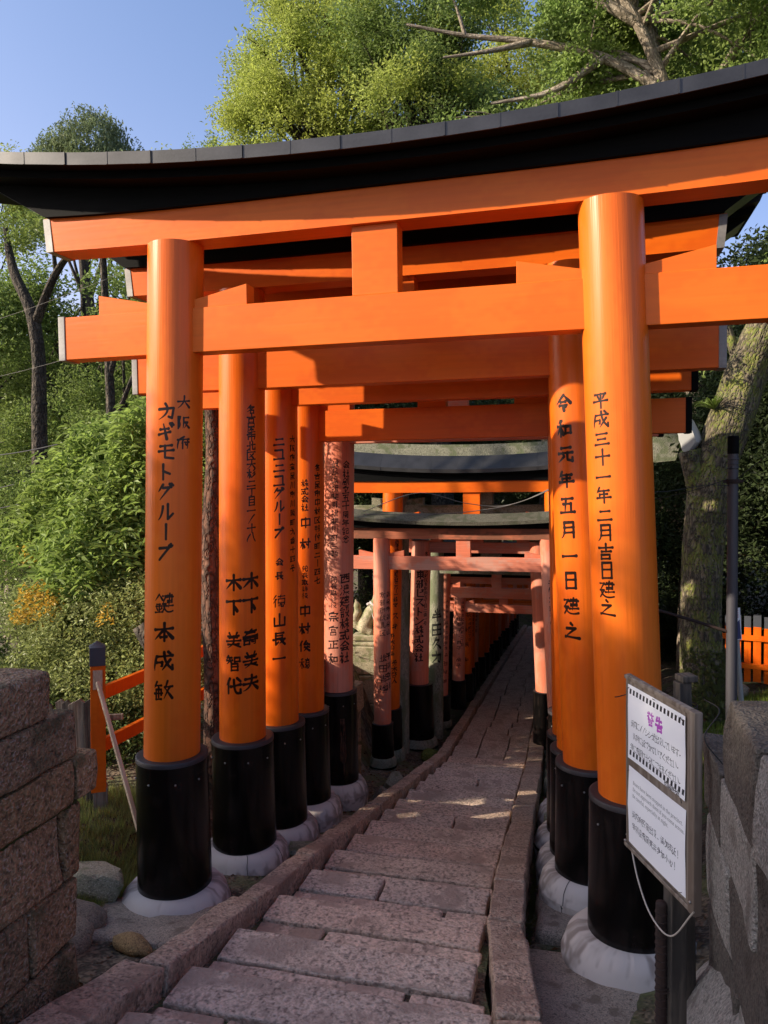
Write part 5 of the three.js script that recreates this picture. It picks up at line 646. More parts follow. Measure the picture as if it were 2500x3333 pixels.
// upper right: three crowns above the gates
tree('camphor_tree', 'big yellow-green tree rising behind the gates at the centre top', { at: [-4.9, -1.5, -13.6], seed: 201, bark: 'bark', trunk: [[-4.9, -1.5, -13.6, 0.34], [-4.8, 3, -13.6, 0.28], [-4.9, 8.6, -13.7, 0.2], [-4.95, 10.4, -13.8, 0.13]],
  limbs: [[[-4.95, 9.9, -13.7, 0.13], [-5.4, 11.2, -13.6, 0.09], [-6.0, 12.3, -13.4, 0.045]], [[-4.95, 10.2, -13.7, 0.11], [-4.5, 11.4, -13.6, 0.08], [-4.1, 12.3, -13.5, 0.04]], [[-5.35, 11.1, -13.6, 0.06], [-5.4, 12.4, -13.3, 0.04], [-5.35, 13.6, -13.2, 0.02]]],
  clumps: [...dome(-5.1, 11.4, -13.6, 2.9, 3.0, 2.5, 80, 21, 0.20), [-7.0, 10.1, -13.0, 1.0, 0.8, 1.0], [-7.8, 9.3, -13.0, 1.0, 0.7, 0.9], [-6.5, 11.4, -13, 0.8, 0.8, 0.8], [-5.2, 13.6, -13, 0.9, 0.7, 0.9], [-4.2, 14.0, -13, 1.0, 0.8, 0.9], [-8.4, 8.6, -13.4, 0.8, 0.6, 0.8]], leaf: L.yellow, spray: 'far', per: 19, f: { rag: 0.75, deep: 0.9, holes: 0.16, hf: 0.8, tint: 0.07, size: 0.9 }, reach: 0.5, fork: 0.7 });
tree('camphor_tree', 'darker green tree between the yellow-green crown and the tree with pale limbs', { at: [-1.9, -1.8, -12.8], seed: 202, trunk: [[-1.9, -1.8, -12.8, 0.3], [-2.0, 4, -12.8, 0.24], [-2.1, 9.4, -12.6, 0.13]],
  clumps: [...dome(-2.3, 10.3, -12.4, 2.4, 2.6, 2.0, 60, 22, 0.20), [-3.2, 12.3, -11.5, 1.1, 0.8, 1.0], [-2.2, 12.8, -11.5, 1.2, 0.8, 1.0], [-1.0, 12.4, -11.5, 1.2, 0.8, 1.0], [-3.4, 9.2, -12, 1.0, 0.8, 0.9]], leaf: L.green, spray: 'far', per: 17, f: { rag: 0.75, deep: 0.9, holes: 0.26, hf: 0.8, tint: 0.07, size: 0.9 }, reach: 0.6, fork: 0.6, extra: [[L.yellow, dome(-2.6, 11.2, -12.0, 2.0, 2.0, 1.8, 10, 29, 0.3), 22]] });
tree('maple_tree', 'large bright green tree with pale bare limbs at the upper right', { at: [2.9, -0.6, -8.6], seed: 203, bark: 'paleBark', limbBark: 'paleBark', trunk: [[2.9, -0.6, -8.6, 0.25], [2.9, 4, -8.4, 0.17], [2.55, 7.9, -8.2, 0.105], [2.05, 9.4, -8.1, 0.085], [1.45, 10.4, -8.0, 0.06]],
  limbs: [[[2.35, 8.5, -8.15, 0.09], [1.5, 9.05, -8.1, 0.075], [0.4, 9.35, -7.9, 0.055], [-0.6, 9.5, -7.7, 0.032], [-1.5, 9.7, -7.5, 0.02]], [[0.4, 9.35, -7.9, 0.06], [-0.2, 9.15, -7.6, 0.035], [-0.9, 9.05, -7.4, 0.015]], [[1.5, 9.05, -8.1, 0.08], [0.7, 8.55, -7.9, 0.05], [-0.2, 8.4, -7.7, 0.02]], [[2.0, 9.5, -8.1, 0.09], [0.9, 10.2, -7.9, 0.06], [-0.4, 10.5, -7.7, 0.03]], [[-0.6, 9.5, -7.7, 0.035], [-0.75, 10.0, -7.7, 0.02], [-1.0, 10.6, -7.7, 0.01]], [[2.6, 7.6, -8.2, 0.1], [3.6, 9.2, -8.2, 0.07], [4.6, 10.2, -8.0, 0.03]]],
  clumps: [...dome(2.9, 9.9, -8.1, 2.8, 2.0, 1.8, 56, 23, 0.2), [0.6, 8.2, -8.2, 0.7, 0.5, 0.7], [1.2, 8.9, -8.6, 0.7, 0.45, 0.6], [1.9, 8.3, -8.6, 0.8, 0.5, 0.7], [-0.4, 10.3, -8.0, 0.9, 0.45, 0.7], [0.4, 10.9, -7.8, 1.0, 0.5, 0.8], [-1.2, 10.6, -7.6, 0.7, 0.4, 0.6], [-0.7, 8.1, -8.4, 0.6, 0.4, 0.5], [4.0, 8.4, -8.0, 1.2, 0.9, 1.0], [5.4, 9.0, -8, 1.4, 1.0, 1.0], [3.3, 8.0, -8.6, 0.8, 0.6, 0.7], [-1.9, 10.9, -7.2, 0.6, 0.35, 0.5], [2.2, 11.0, -8.3, 1.1, 0.7, 0.9], [3.4, 10.8, -8.3, 1.1, 0.8, 0.9], [4.2, 9.6, -8.3, 1.1, 0.8, 0.9], [1.9, 9.7, -8.9, 0.9, 0.6, 0.7], [3.1, 9.0, -8.9, 1.0, 0.7, 0.8], [0.9, 10.0, -8.8, 0.8, 0.5, 0.7], [1.3, 8.0, -9.2, 0.8, 0.5, 0.7], [4.6, 8.6, -8.6, 1.0, 0.8, 0.8]], leaf: L.fresh, spray: 'maple', per: 32, f: { rag: 0.7, deep: 0.9, holes: 0.2, hf: 1.1, tint: 0.07, size: 1.05 }, reach: 0.35, fork: 0.6 });
tree('camphor_tree', 'yellowish green crown filling the gap behind the pale bare limbs', { at: [0.2, 0, -17.5], seed: 211, trunk: [[0.2, 0, -17.5, 0.3], [0.3, 7, -17.5, 0.24], [0.2, 12.5, -17.4, 0.13]], clumps: [...dome(0.4, 13.0, -17.2, 3.8, 3.2, 2.4, 64, 25, 0.2), [-2.6, 13.4, -16.6, 1.2, 0.9, 1.0], [-3.2, 12.0, -16.8, 1.0, 0.8, 1.0]], leaf: L.yellow, spray: 'far', per: 17, f: { rag: 0.75, deep: 0.9, holes: 0.2, hf: 0.7, tint: 0.07 }, reach: 0.5, fork: 0.6 });
tree('camphor_tree', 'tall green crown behind the tree with pale limbs at the upper right corner', { at: [6.0, 0, -15.5], seed: 212, trunk: [[6.0, 0, -15.5, 0.3], [6.0, 7, -15.5, 0.24], [5.8, 12, -15.4, 0.13]], clumps: dome(5.6, 12.6, -15.2, 4.2, 3.8, 2.6, 70, 26, 0.2), leaf: L.green, spray: 'far', per: 17, f: { rag: 0.75, deep: 0.9, holes: 0.14, hf: 0.7, tint: 0.07 }, reach: 0.5, fork: 0.6 });
// mossy leaning tree on the right with a capped stump of a limb
tree('leaning_tree', 'thick mossy tree leaning right beyond the nearest right pillar', { at: [2.57, -0.5, -5.0], seed: 204, bark: 'mossBark', sides: 24, bumpy: 0.22, trunk: [[2.56, -0.75, -4.98, 0.36], [2.56, -0.2, -4.99, 0.265], [2.53, 0.7, -5.0, 0.225], [2.56, 1.7, -5.05, 0.225], [2.68, 2.6, -5.1, 0.25], [2.98, 3.55, -5.2, 0.235], [3.42, 4.7, -5.3, 0.22], [4.0, 6.4, -5.3, 0.18], [4.7, 8.4, -5.4, 0.1]],
  limbs: [[[2.56, 2.2, -5.05, 0.16], [2.46, 2.6, -5.05, 0.135], [2.40, 2.85, -5.05, 0.13]], [[3.0, 3.7, -5.2, 0.07], [2.75, 4.6, -5.4, 0.05], [2.4, 5.4, -5.6, 0.02]]], clumps: [...dome(5.4, 8.8, -5.2, 2.4, 1.6, 2.0, 26, 24, 0.26), [3.6, 5.0, -5.0, 0.5, 0.35, 0.5], [2.5, 3.95, -5.0, 0.32, 0.2, 0.3], [3.5, 4.1, -4.8, 0.3, 0.25, 0.3]], leaf: L.green, spray: 'mid', per: 26, f: { rag: 0.5, deep: 0.8 }, reach: 0.3, fork: 0.8 });
{ const r = rng(71), g = new THREE.IcosahedronGeometry(0.03, 1), n = 1500, m = new THREE.InstancedMesh(g, M.moss, n); for (let i = 0; i < n; i++) { const y = -0.55 + 1.1 * Math.pow(r(), 1.5), a = r() * 2 * PI, R = lerp(0.34, 0.225, smoothstep(y, -0.6, 0.5)); m.setMatrixAt(i, M4(2.56 + Math.cos(a) * R, y, -4.99 + Math.sin(a) * R, r() * 3, r() * 3, r() * 3, V(0.5 + r(), 0.4 + 0.6 * r(), 0.4 + 0.5 * r()))); } m.name = 'trunk_moss'; tag(shade(m), 'thick yellow-green moss around the foot of the leaning tree', null, null, 'stuff'); scene.add(m); }
top('limb_cap', moved(boulder(0.165, 0.25, 0.15, 61, 3, 0.22, 5), 2.40, 3.02, -5.05, 0.1, 0.3, 0.35), std({ color: new THREE.Color(0.42, 0.43, 0.42), roughness: 0.7 }), 'whitish wrapped cap on the cut limb of the mossy leaning tree', 'cap');
function tuft(name, label, category, at, n, len, spread, seed, mat, droop = 0.6) { const r = rng(seed), gs = []; for (let i = 0; i < n; i++) { const a = r() * 2 * PI, l = len * (0.6 + 0.5 * r()), s = spread * (0.3 + r()), w = 0.008 * (0.7 + r()), p = [], q = V(Math.cos(a), 0, Math.sin(a)), sd = V(-Math.sin(a), 0, Math.cos(a)); const rows = 5; for (let j = 0; j <= rows; j++) { const t = j / rows, c = q.clone().multiplyScalar(s * t + 0.012).setY(l * (t - droop * t * t)), ww = w * (1 - t * 0.9); p.push(c.clone().addScaledVector(sd, ww), c.clone().addScaledVector(sd, -ww)); } const pos = []; for (let j = 0; j < rows; j++) { const [a0, b0, a1, b1] = p.slice(j * 2, j * 2 + 4); for (const v of [a0, b0, a1, b0, b1, a1]) pos.push(v.x, v.y, v.z); } const g = new THREE.BufferGeometry(); g.setAttribute('position', new THREE.Float32BufferAttribute(pos, 3)); g.computeVertexNormals(); gs.push(g); } const t = thing(name, label, category, at); const m = part('leaves', mergeGeometries(gs), mat, t); m.userData.kind = 'stuff'; return t; }
{ const t = tuft('grass_tuft', 'tuft of long bright green blades growing on the mossy leaning trunk', 'plant', [2.66, 3.32, -5.0], 60, 0.42, 0.34, 3, L.blade, 0.75); t.rotation.z = 0.25; }
tuft('grass_tuft', 'bright tuft of grass growing on the lintel of the tall stone torii', 'plant', [-0.27, 2.68, -6.86], 44, 0.34, 0.18, 4, L.blade, 0.6);
tuft('weed', 'leafy weed spreading over the right part of the tall stone torii lintel', 'plant', [0.28, 2.66, -6.86], 26, 0.3, 0.28, 5, L.olive, 0.5);
tuft('weed', 'small weed in the crack at the left of the tall stone torii lintel', 'plant', [-0.75, 2.70, -6.87], 16, 0.12, 0.1, 6, L.green, 0.5);
for (const [x, z, l, s, label] of [[0.84, -4.6, 0.22, 61, 'yellow-green weed beside the right kerb near the sixth gate'], [0.92, -2.9, 0.2, 62, 'bright leafy weed behind the second right pillar sleeve'], [0.9, -3.6, 0.24, 63, 'small weed growing against the third right sleeve'], [1.52, 1.95, 0.08, 64, 'small yellow-green sprout at the foot of the mortar bank'], [2.05, -4.6, 0.35, 65, 'tall thin weed left of the mossy tree base']]) tuft('weed', label, 'plant', [x, ground(x, z) - 0.02 + (z > 1 ? 0.1 : 0), z], 18, l, l * 0.7, s, z > 1 ? L.yellow : L.blade, 0.5);
// left: tree trunk close behind the nearest pillar
tree('red_barked_tree', 'reddish-brown tree trunk between the two nearest left pillars', { at: [-2.16, 0, -1.9], seed: 205, bark: 'redBark', trunk: [[-2.14, -0.2, -1.9, 0.13], [-2.13, 0.7, -1.9, 0.11], [-2.17, 1.9, -1.95, 0.10], [-2.3, 3.0, -2.3, 0.08], [-2.6, 4.2, -2.6, 0.05]], clumps: [[-2.7, 3.2, -3.0, 0.6, 0.4, 0.6], [-2.4, 2.2, -2.9, 0.5, 0.5, 0.5]], leaf: L.green, spray: 'small', per: 60, f: { rag: 0.4 } });
function shrub(label, seed, clumps, leaf, spray, per, f, stems = 8, extra) { const [x, , z] = clumps[0], y = ground(x, z), t = thing('shrub', label, 'shrub', [x, y, z]), r = rng(seed), gs = []; for (let i = 0; i < stems; i++) { const c = clumps[Math.floor(r() * clumps.length)]; gs.push(limb([[(r() - 0.5) * 0.5, -0.1, (r() - 0.5) * 0.4, 0.025], [(c[0] - x) * 0.5, (c[1] - y) * 0.5, (c[2] - z) * 0.5, 0.018], [c[0] - x, c[1] - y, c[2] - z, 0.008]], 6, 4)); } part('stems', mergeGeometries(gs), M.bark, t).userData.kind = 'stuff';
  leafCount += foliage('foliage', t, leaf, SPRAY[spray], clumps.map(([a, b, c, ...d]) => [a - x, b - y, c - z, ...d]), per, seed, f); for (const [l2, cl, p2] of extra ?? []) leafCount += foliage('foliage', t, l2, SPRAY[spray], cl.map(([a, b, c, ...d]) => [a - x, b - y, c - z, ...d]), p2, seed + 1, f); }
shrub('tall glossy broad-leaved shrub left of the nearest pillar, reaching up beside it', 301, [[-4.15, 1.6, -3.0, 0.75, 0.75, 0.6], [-3.7, 2.3, -3.1, 0.7, 0.6, 0.6], [-4.6, 2.4, -3.4, 0.7, 0.55, 0.6], [-3.5, 3.0, -3.2, 0.5, 0.55, 0.5], [-4.3, 2.9, -3.5, 0.5, 0.4, 0.5], [-3.0, 2.1, -3.2, 0.6, 0.7, 0.5], [-5.1, 1.9, -3.4, 0.5, 0.5, 0.5]], L.fresh, 'broad', 105, { rag: 0.4, deep: 0.5, tint: 0.07 }, 12);
shrub('rounded small-leaved shrub with yellow sprays below the tall glossy shrub', 302, [[-4.0, 0.9, -2.6, 0.75, 0.5, 0.55], [-3.4, 1.0, -2.7, 0.6, 0.55, 0.5], [-4.7, 1.05, -2.9, 0.65, 0.45, 0.5], [-3.6, 0.45, -2.3, 0.8, 0.4, 0.5], [-3.0, 0.55, -2.6, 0.55, 0.5, 0.5], [-4.4, 0.5, -2.5, 0.6, 0.4, 0.5]], L.olive, 'small', 150, { rag: 0.35, deep: 0.4, tint: 0.07 }, 12, [[L.gold, [[-4.55, 1.30, -2.45, 0.16, 0.13, 0.16], [-4.35, 1.22, -2.4, 0.13, 0.15, 0.13], [-4.6, 1.12, -2.4, 0.14, 0.08, 0.12], [-5.0, 1.75, -3.0, 0.08, 0.06, 0.08], [-3.5, 1.2, -2.2, 0.06, 0.08, 0.06]], 110]]);
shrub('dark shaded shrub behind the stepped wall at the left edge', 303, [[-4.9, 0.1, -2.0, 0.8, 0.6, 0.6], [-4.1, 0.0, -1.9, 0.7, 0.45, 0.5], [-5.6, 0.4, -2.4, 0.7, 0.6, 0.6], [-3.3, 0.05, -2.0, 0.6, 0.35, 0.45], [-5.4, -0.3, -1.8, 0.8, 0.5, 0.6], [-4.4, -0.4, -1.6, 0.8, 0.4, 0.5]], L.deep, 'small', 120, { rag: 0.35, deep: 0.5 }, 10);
shrub('green shrub between the nearest two left pillars', 304, [[-2.75, 1.9, -3.3, 0.5, 0.6, 0.5], [-2.6, 1.2, -3.6, 0.5, 0.6, 0.5], [-2.9, 2.6, -3.8, 0.5, 0.5, 0.5]], L.olive, 'small', 120, { rag: 0.4 }, 6);
// ---------------------------------------------------------------- woods round about
const woods = (label, seed, x, z, h, r, leaf, opt = {}) => { const y = ground(x, z), R = rng(seed); if (opt.top) h = opt.top - y; const lean = (R() - 0.5) * 1.2, top_ = y + h, n = opt.n ?? 20; return tree('forest_tree', label, { at: [x, y - 0.2, z], seed, bark: opt.bark ?? 'bark', trunk: [[x, y - 0.2, z, opt.tw ?? 0.2], [x + lean * 0.3, y + h * 0.4, z, (opt.tw ?? 0.2) * 0.75], [x + lean, y + h * 0.85, z, 0.05]], clumps: dome(x + lean * 0.7, y + h * (opt.c ?? 0.62), z, r, h * (opt.ch ?? 0.4), r, n, seed + 3, opt.cs ?? 0.3), leaf, spray: opt.spray ?? 'far', per: opt.per ?? 16, fork: opt.fork ?? 0.35, reach: opt.reach ?? 0.8, f: { rag: 0.5, deep: 0.75, holes: opt.holes ?? 0.25, hf: opt.hf ?? 0.7, size: opt.size ?? 1.05, tint: 0.07 }, group: opt.group }); };
woods('dark tree with forked bare branches at the left edge below the roof end', 401, -12.0, -9.5, 9.2, 2.5, L.green, { n: 22, hf: 0.5, holes: 0.46, reach: 1, tw: 0.22 });
woods('slender forest tree with sky showing through, left of the nearest beam end', 402, -9.6, -10.5, 9.4, 2.2, L.green, { hf: 0.5, holes: 0.48, reach: 1, n: 18 });
woods('dense leafy tree directly behind the left beam ends', 403, -7.2, -9.4, 8.8, 2.0, L.green, { hf: 0.5, holes: 0.40, reach: 1, n: 20 });
woods('forest tree with pale trunk low at the left edge', 404, -13.6, -12.5, 9.5, 2.4, L.green, { bark: 'paleBark', hf: 0.5, holes: 0.42, reach: 1 });
woods('dark forest tree deep in the left wood', 405, -10.8, -14.5, 9.5, 2.4, L.deep, { hf: 0.5, holes: 0.45, n: 20 });
woods('second dark forest tree deep in the left wood', 406, -8.0, -14.0, 9.0, 2.2, L.deep, { hf: 0.5, holes: 0.42, n: 20 });
woods('low bushy tree beneath the left wood', 407, -9.0, -7.5, 4.6, 1.9, L.green, { c: 0.55, holes: 0.2, spray: 'mid', per: 34 });
woods('low dark bushy tree at the far left edge', 408, -10.6, -8.2, 4.4, 1.8, L.deep, { c: 0.5, holes: 0.2, spray: 'mid', per: 30 });
woods('dark evergreen behind the tall glossy shrub', 409, -7.6, -8.6, 5.6, 1.7, L.green, { holes: 0.22, spray: 'mid', per: 30, tw: 0.14 });
tree('forked_tree', 'dark trunk forking into two bare limbs at the left edge below the roof end', { at: [-7.75, -1, -6.5], seed: 415, trunk: [[-7.75, -1.0, -6.5, 0.16], [-7.7, 3, -6.5, 0.13], [-7.72, 5.2, -6.5, 0.11], [-8.2, 6.2, -6.6, 0.08], [-8.5, 7.0, -6.8, 0.04]], limbs: [[[-7.72, 5.2, -6.5, 0.08], [-7.2, 6.0, -6.4, 0.06], [-6.5, 6.6, -6.3, 0.03]], [[-7.2, 6.0, -6.4, 0.04], [-7.2, 6.8, -6.3, 0.02]]], clumps: [[-8.6, 6.9, -6.9, 0.7, 0.4, 0.7], [-6.6, 6.5, -6.5, 0.5, 0.3, 0.5], [-7.6, 6.9, -6.9, 0.6, 0.3, 0.6]], leaf: L.green, spray: 'far', per: 16, f: { rag: 0.6 }, reach: 0 });
tree('slender_tree', 'slender dark trunk rising out of the tall glossy shrub', { at: [-5.9, -0.6, -6.0], seed: 416, trunk: [[-5.9, -0.6, -6.0, 0.09], [-5.95, 3, -6.0, 0.075], [-6.05, 6.6, -6.0, 0.05]], limbs: [[[-5.97, 4.2, -6.0, 0.05], [-5.5, 5.4, -5.9, 0.035], [-5.0, 6.2, -5.8, 0.02]], [[-5.95, 3.4, -6, 0.045], [-5.3, 4.4, -5.8, 0.03], [-4.7, 5.0, -5.6, 0.015]]], clumps: [[-6.0, 6.6, -6, 0.8, 0.5, 0.7], [-5.0, 6.2, -5.8, 0.6, 0.4, 0.5], [-4.8, 5.1, -5.6, 0.5, 0.3, 0.4]], leaf: L.green, spray: 'far', per: 16, f: { rag: 0.6 }, reach: 0 });
woods('thin yellowish tree top at the left edge above the roof', 410, -19.5, -19, 14.5, 2.0, L.yellow, { top: 15.4, holes: 0.4, n: 14, c: 0.75, ch: 0.25 });
{ const x = -21.0, z = -26.8; const cl = []; const R = rng(77); for (const [dx, top_, r] of [[-2.3, 18.0, 1.3], [-1.2, 18.2, 1.2], [0.5, 18.9, 1.5], [1.7, 17.7, 1.2], [-2.9, 17.2, 1.2], [1.2, 17.0, 1.6], [-0.6, 17.4, 1.6], [2.4, 16.8, 1.3], [-1.8, 16.4, 1.6]]) cl.push([x + dx, top_ - r * 0.7, z + (R() - 0.5) * 2, r, r * 0.95, r]);
  tree('drooping_evergreen', 'rounded dark evergreen crowns showing above the roof at the upper left', { at: [x, ground(x, z), z], seed: 411, trunk: [[x, ground(x, z), z, 0.5], [x, 8, z, 0.4], [x - 0.5, 14, z, 0.15]], clumps: cl, leaf: L.grey, spray: 'drip', per: 17, f: { rag: 0.25, deep: 0.4, size: 1.5 }, reach: 0.8 }); }
woods('small round-topped evergreen just right of the drooping crowns', 412, -17.9, -27.6, 16.4, 1.0, L.grey, { top: 17.9, c: 0.85, ch: 0.13, holes: 0.02, spray: 'drip', per: 22, size: 1.4, n: 12 });
woods('yellowish low crown left of the big yellow-green tree', 413, -9.3, -16, 13.6, 1.9, L.yellow, { top: 12.5, c: 0.78, ch: 0.22, holes: 0.1, per: 24 });
woods('dark conifer tip above the roof left of the yellow-green tree', 414, -12.7, -22.8, 16.2, 1.2, L.green, { top: 16.4, c: 0.8, ch: 0.22, holes: 0.05, per: 22 });
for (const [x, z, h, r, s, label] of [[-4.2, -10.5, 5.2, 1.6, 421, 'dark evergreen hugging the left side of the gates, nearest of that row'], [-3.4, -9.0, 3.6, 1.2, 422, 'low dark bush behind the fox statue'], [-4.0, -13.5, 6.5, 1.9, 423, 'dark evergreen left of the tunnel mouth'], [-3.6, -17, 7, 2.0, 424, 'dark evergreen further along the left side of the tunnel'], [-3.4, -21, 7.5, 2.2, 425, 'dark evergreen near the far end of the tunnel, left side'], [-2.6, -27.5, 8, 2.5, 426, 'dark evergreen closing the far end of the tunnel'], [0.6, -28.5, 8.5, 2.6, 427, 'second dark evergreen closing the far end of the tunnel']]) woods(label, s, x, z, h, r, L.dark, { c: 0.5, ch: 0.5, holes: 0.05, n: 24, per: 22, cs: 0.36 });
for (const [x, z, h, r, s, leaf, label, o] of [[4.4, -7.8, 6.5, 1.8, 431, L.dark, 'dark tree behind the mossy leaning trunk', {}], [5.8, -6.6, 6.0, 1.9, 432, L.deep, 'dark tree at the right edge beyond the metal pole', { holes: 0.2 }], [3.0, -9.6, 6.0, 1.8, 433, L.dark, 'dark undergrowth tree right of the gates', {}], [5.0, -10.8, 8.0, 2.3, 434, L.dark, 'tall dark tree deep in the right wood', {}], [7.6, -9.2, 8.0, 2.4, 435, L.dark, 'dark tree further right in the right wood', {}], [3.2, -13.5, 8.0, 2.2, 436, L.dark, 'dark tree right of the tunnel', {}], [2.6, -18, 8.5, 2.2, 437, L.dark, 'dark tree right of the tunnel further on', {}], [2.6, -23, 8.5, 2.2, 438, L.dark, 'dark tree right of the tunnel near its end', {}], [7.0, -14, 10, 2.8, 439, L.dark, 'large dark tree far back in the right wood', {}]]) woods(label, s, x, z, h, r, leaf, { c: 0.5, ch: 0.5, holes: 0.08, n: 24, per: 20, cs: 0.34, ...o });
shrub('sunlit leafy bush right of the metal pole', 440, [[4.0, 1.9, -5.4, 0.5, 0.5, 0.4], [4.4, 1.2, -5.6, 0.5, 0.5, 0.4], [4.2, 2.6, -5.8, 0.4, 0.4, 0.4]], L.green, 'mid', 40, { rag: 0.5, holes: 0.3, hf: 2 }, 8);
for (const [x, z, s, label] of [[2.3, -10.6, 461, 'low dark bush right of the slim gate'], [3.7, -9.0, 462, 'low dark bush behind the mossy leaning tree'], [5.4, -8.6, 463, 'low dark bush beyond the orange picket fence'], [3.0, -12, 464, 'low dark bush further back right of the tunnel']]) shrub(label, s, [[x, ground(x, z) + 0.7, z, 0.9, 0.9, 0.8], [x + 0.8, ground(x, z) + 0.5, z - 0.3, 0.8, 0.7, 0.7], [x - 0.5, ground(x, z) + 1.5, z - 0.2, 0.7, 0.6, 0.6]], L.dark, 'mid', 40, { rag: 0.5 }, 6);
shrub('low dark bushes added left of the gates to keep sun off the path', 465, [[-2.85, -0.25, -6.1, 0.5, 0.55, 0.7], [-2.75, -0.15, -5.2, 0.45, 0.5, 0.6], [-2.7, -0.3, -8.7, 0.6, 0.8, 0.8], [-2.3, -0.6, -9.9, 0.6, 0.9, 0.8], [-2.3, -0.7, -11.4, 0.6, 1.0, 0.9], [-2.2, -0.9, -13, 0.6, 1.0, 0.9]], L.dark, 'mid', 60, { rag: 0.4 }, 6);  // bushes put in behind the pillars to block low sun from the path
// trees standing left of the viewer, outside the picture, that shade the steps and the right-hand wood
woods('broad dense tree outside the picture on the left whose crown shades the steps', 451, -9.6, 6.5, 8.1, 3.2, L.green, { c: 0.46, ch: 0.5, n: 40, per: 26, holes: 0.02, cs: 0.42 });
woods('tall leafy tree added outside the picture on the left to shade the right-hand wood', 452, -9.0, -1.4, 13.4, 1.9, L.deep, { c: 0.78, ch: 0.24, n: 20, per: 14, holes: 0.2 });  // unseen tree, added to darken the wood on the right
woods('broad dense tree behind the viewer on the left', 453, -9.6, 11.4, 10.0, 3.5, L.green, { c: 0.5, ch: 0.48, n: 26, per: 22, holes: 0.05, cs: 0.42 });
// far wooded slope, one mass of leaves
{ const t = thing('wooded_slope', 'far dark wooded hillside behind everything', 'wood', [0, 0, 0]); t.userData.kind = 'stuff'; delete t.userData.category; const R = rng(91), cl = []; for (let i = 0; i < 120; i++) { const x = -14 + 60 * R(), z = -32 - 34 * R(); cl.push([x, ground(x, z) + 2 + 3 * R(), z, 3.2, 3.4, 3.0]); } for (let i = 0; i < 60; i++) { const x = 9 + 30 * R(), z = -20 + 20 * R(); cl.push([x, ground(x, z) + 2 + 3 * R(), z, 2.6, 3.4, 2.6]); } leafCount += foliage('foliage', t, L.dark, SPRAY.huge, cl, 2.2, 92, { rag: 0.5, deep: 0.5 });
  const s2 = []; for (let i = 0; i < 70; i++) { const x = -16 - 44 * R(), z = -24 - 30 * R(); s2.push([x, ground(x, z) + 0.8 + 1.8 * R(), z, 3.2, 2.4, 3.2]); } leafCount += foliage('foliage', t, L.green, SPRAY.huge, s2, 2.2, 93, { rag: 0.5, deep: 0.5 }); }
// ground cover
function scatter(name, label, geo, mat, n, seed, where, size, lay) { const r = rng(seed), list = []; while (list.length < n) { const [x, z] = where(r); list.push([x, ground(x, z), z]); } const m = new THREE.InstancedMesh(geo, mat, n), c = new THREE.Color(), q = new THREE.Quaternion(); list.forEach(([x, y, z], i) => { q.setFromEuler(new THREE.Euler((r() - 0.5) * lay, r() * 6.3, (r() - 0.5) * lay)); m.setMatrixAt(i, new THREE.Matrix4().compose(V(x, y + 0.006, z), q, V(1, 1, 1).multiplyScalar(size * (0.6 + 0.8 * r())))); const v = 0.6 + 0.8 * r(); c.setRGB(v, v * (0.8 + 0.3 * r()), v * (0.6 + 0.4 * r())); m.setColorAt(i, c); }); m.name = name; tag(shade(m), label, null, null, 'stuff'); scene.add(m); }
const leafGeo = sprig(1, 0.001, 0.06, 0.03, 31, 0.3, 0), grassGeo = (() => { const r = rng(8), gs = []; for (let i = 0; i < 7; i++) { const a = r() * 6.3, b = V(Math.cos(a) * 0.03, 0, Math.sin(a) * 0.03), tip = V(Math.cos(a) * 0.06, 0.05 + 0.05 * r(), Math.sin(a) * 0.06), w = 0.004; const g = new THREE.BufferGeometry(); g.setAttribute('position', new THREE.Float32BufferAttribute([b.x - w, 0, b.z, b.x + w, 0, b.z, tip.x, tip.y, tip.z], 3)); g.computeVertexNormals(); gs.push(g); } return mergeGeometries(gs); })();
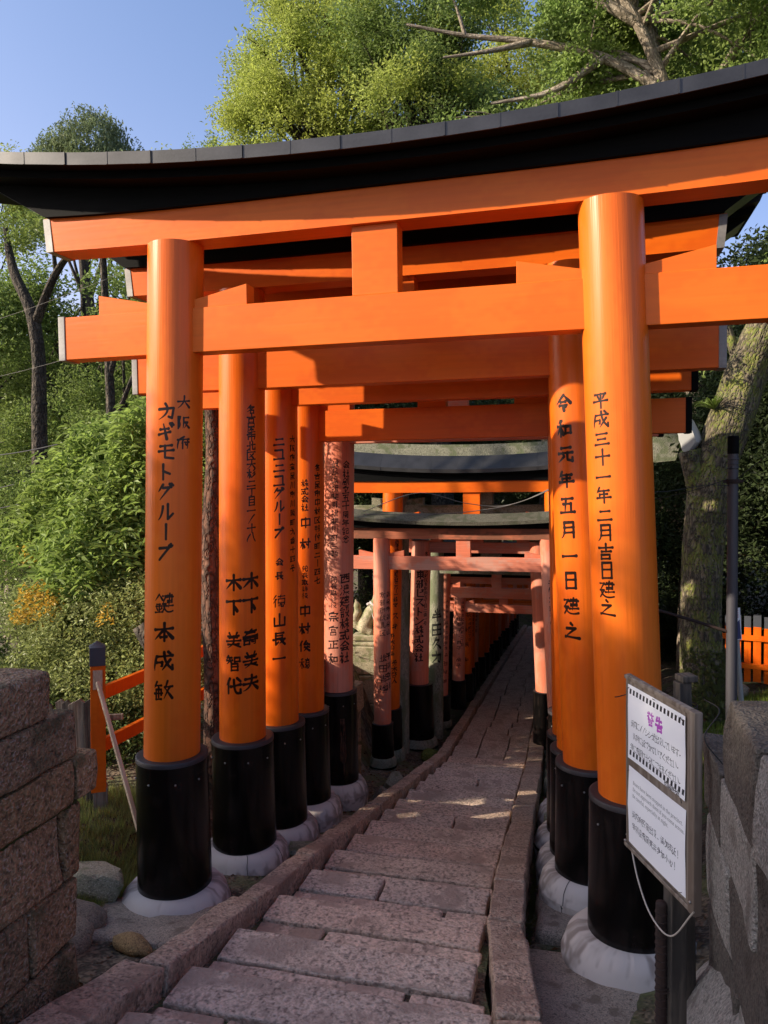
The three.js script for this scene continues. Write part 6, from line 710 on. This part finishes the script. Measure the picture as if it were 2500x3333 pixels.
const dead = std({ color: new THREE.Color(0.14, 0.085, 0.045), roughness: 1, side: THREE.DoubleSide });
scatter('fallen_leaves', 'dry fallen leaves lying on the soil either side of the steps', leafGeo, dead, 7000, 501, (r) => r() < 0.6 ? [-1.0 - 4 * r(), 2 - 9 * r()] : [0.95 + 3.5 * r(), 1.4 - 9 * r()], 0.9, 1.2);
scatter('ground_grass', 'short green grass and moss on the soil behind the stepped left wall', grassGeo, L.olive, 5000, 502, (r) => [-1.75 - 2.2 * r() * r() - 0.1, 1.2 - 2.4 * r()], 0.75, 0.5);
scatter('ground_grass', 'short grass around the mossy tree and orange picket fence', grassGeo, L.blade, 4000, 503, (r) => [1.9 + 2.2 * r(), -2.4 - 4.2 * r()], 1.0, 0.5);
{ // cushions of moss on the ledges of the left wall and between kerb and soil
  const r = rng(15), g = new THREE.IcosahedronGeometry(0.012, 0), list = []; for (let i = 0; i < 2600; i++) { const k = r(); list.push(k < 0.45 ? [-1.125 - 0.08 * Math.pow(r(), 2), 1.045 + 0.012 * r(), 1.46 + 1.8 * r()] : k < 0.7 ? [-1.125 - 0.05 * r(), 1.275, 1.7 + 1.6 * r()] : [-0.93 - 0.1 * r(), path(1.2 + 1.6 * 0) - 0.1 + 0 * r(), 1.2]); }
  const pts = list.filter((p) => p[2] !== 1.2); for (let i = 0; i < 1500; i++) { const z = 2.4 - 9 * r(), s = r() < 0.5; const x = s ? pathR(z) + 0.235 + 0.05 * r() * r() : pathL(z) + 0.02 + 0.02 * r(); pts.push([x, s ? ground(x, z) + 0.01 : path(z) - 0.19, z]); }
  const m = new THREE.InstancedMesh(g, M.moss, pts.length); pts.forEach((p, i) => m.setMatrixAt(i, M4(...p, r() * 3, r() * 3, r() * 3, V(0.6 + r(), 0.4 + 0.5 * r(), 0.6 + r())))); m.name = 'moss'; tag(shade(m), 'green moss on the wall ledges and in the gutters beside the steps', null, null, 'stuff'); scene.add(m); }
console.log('sprays', leafCount);
renderer.render(scene, camera);
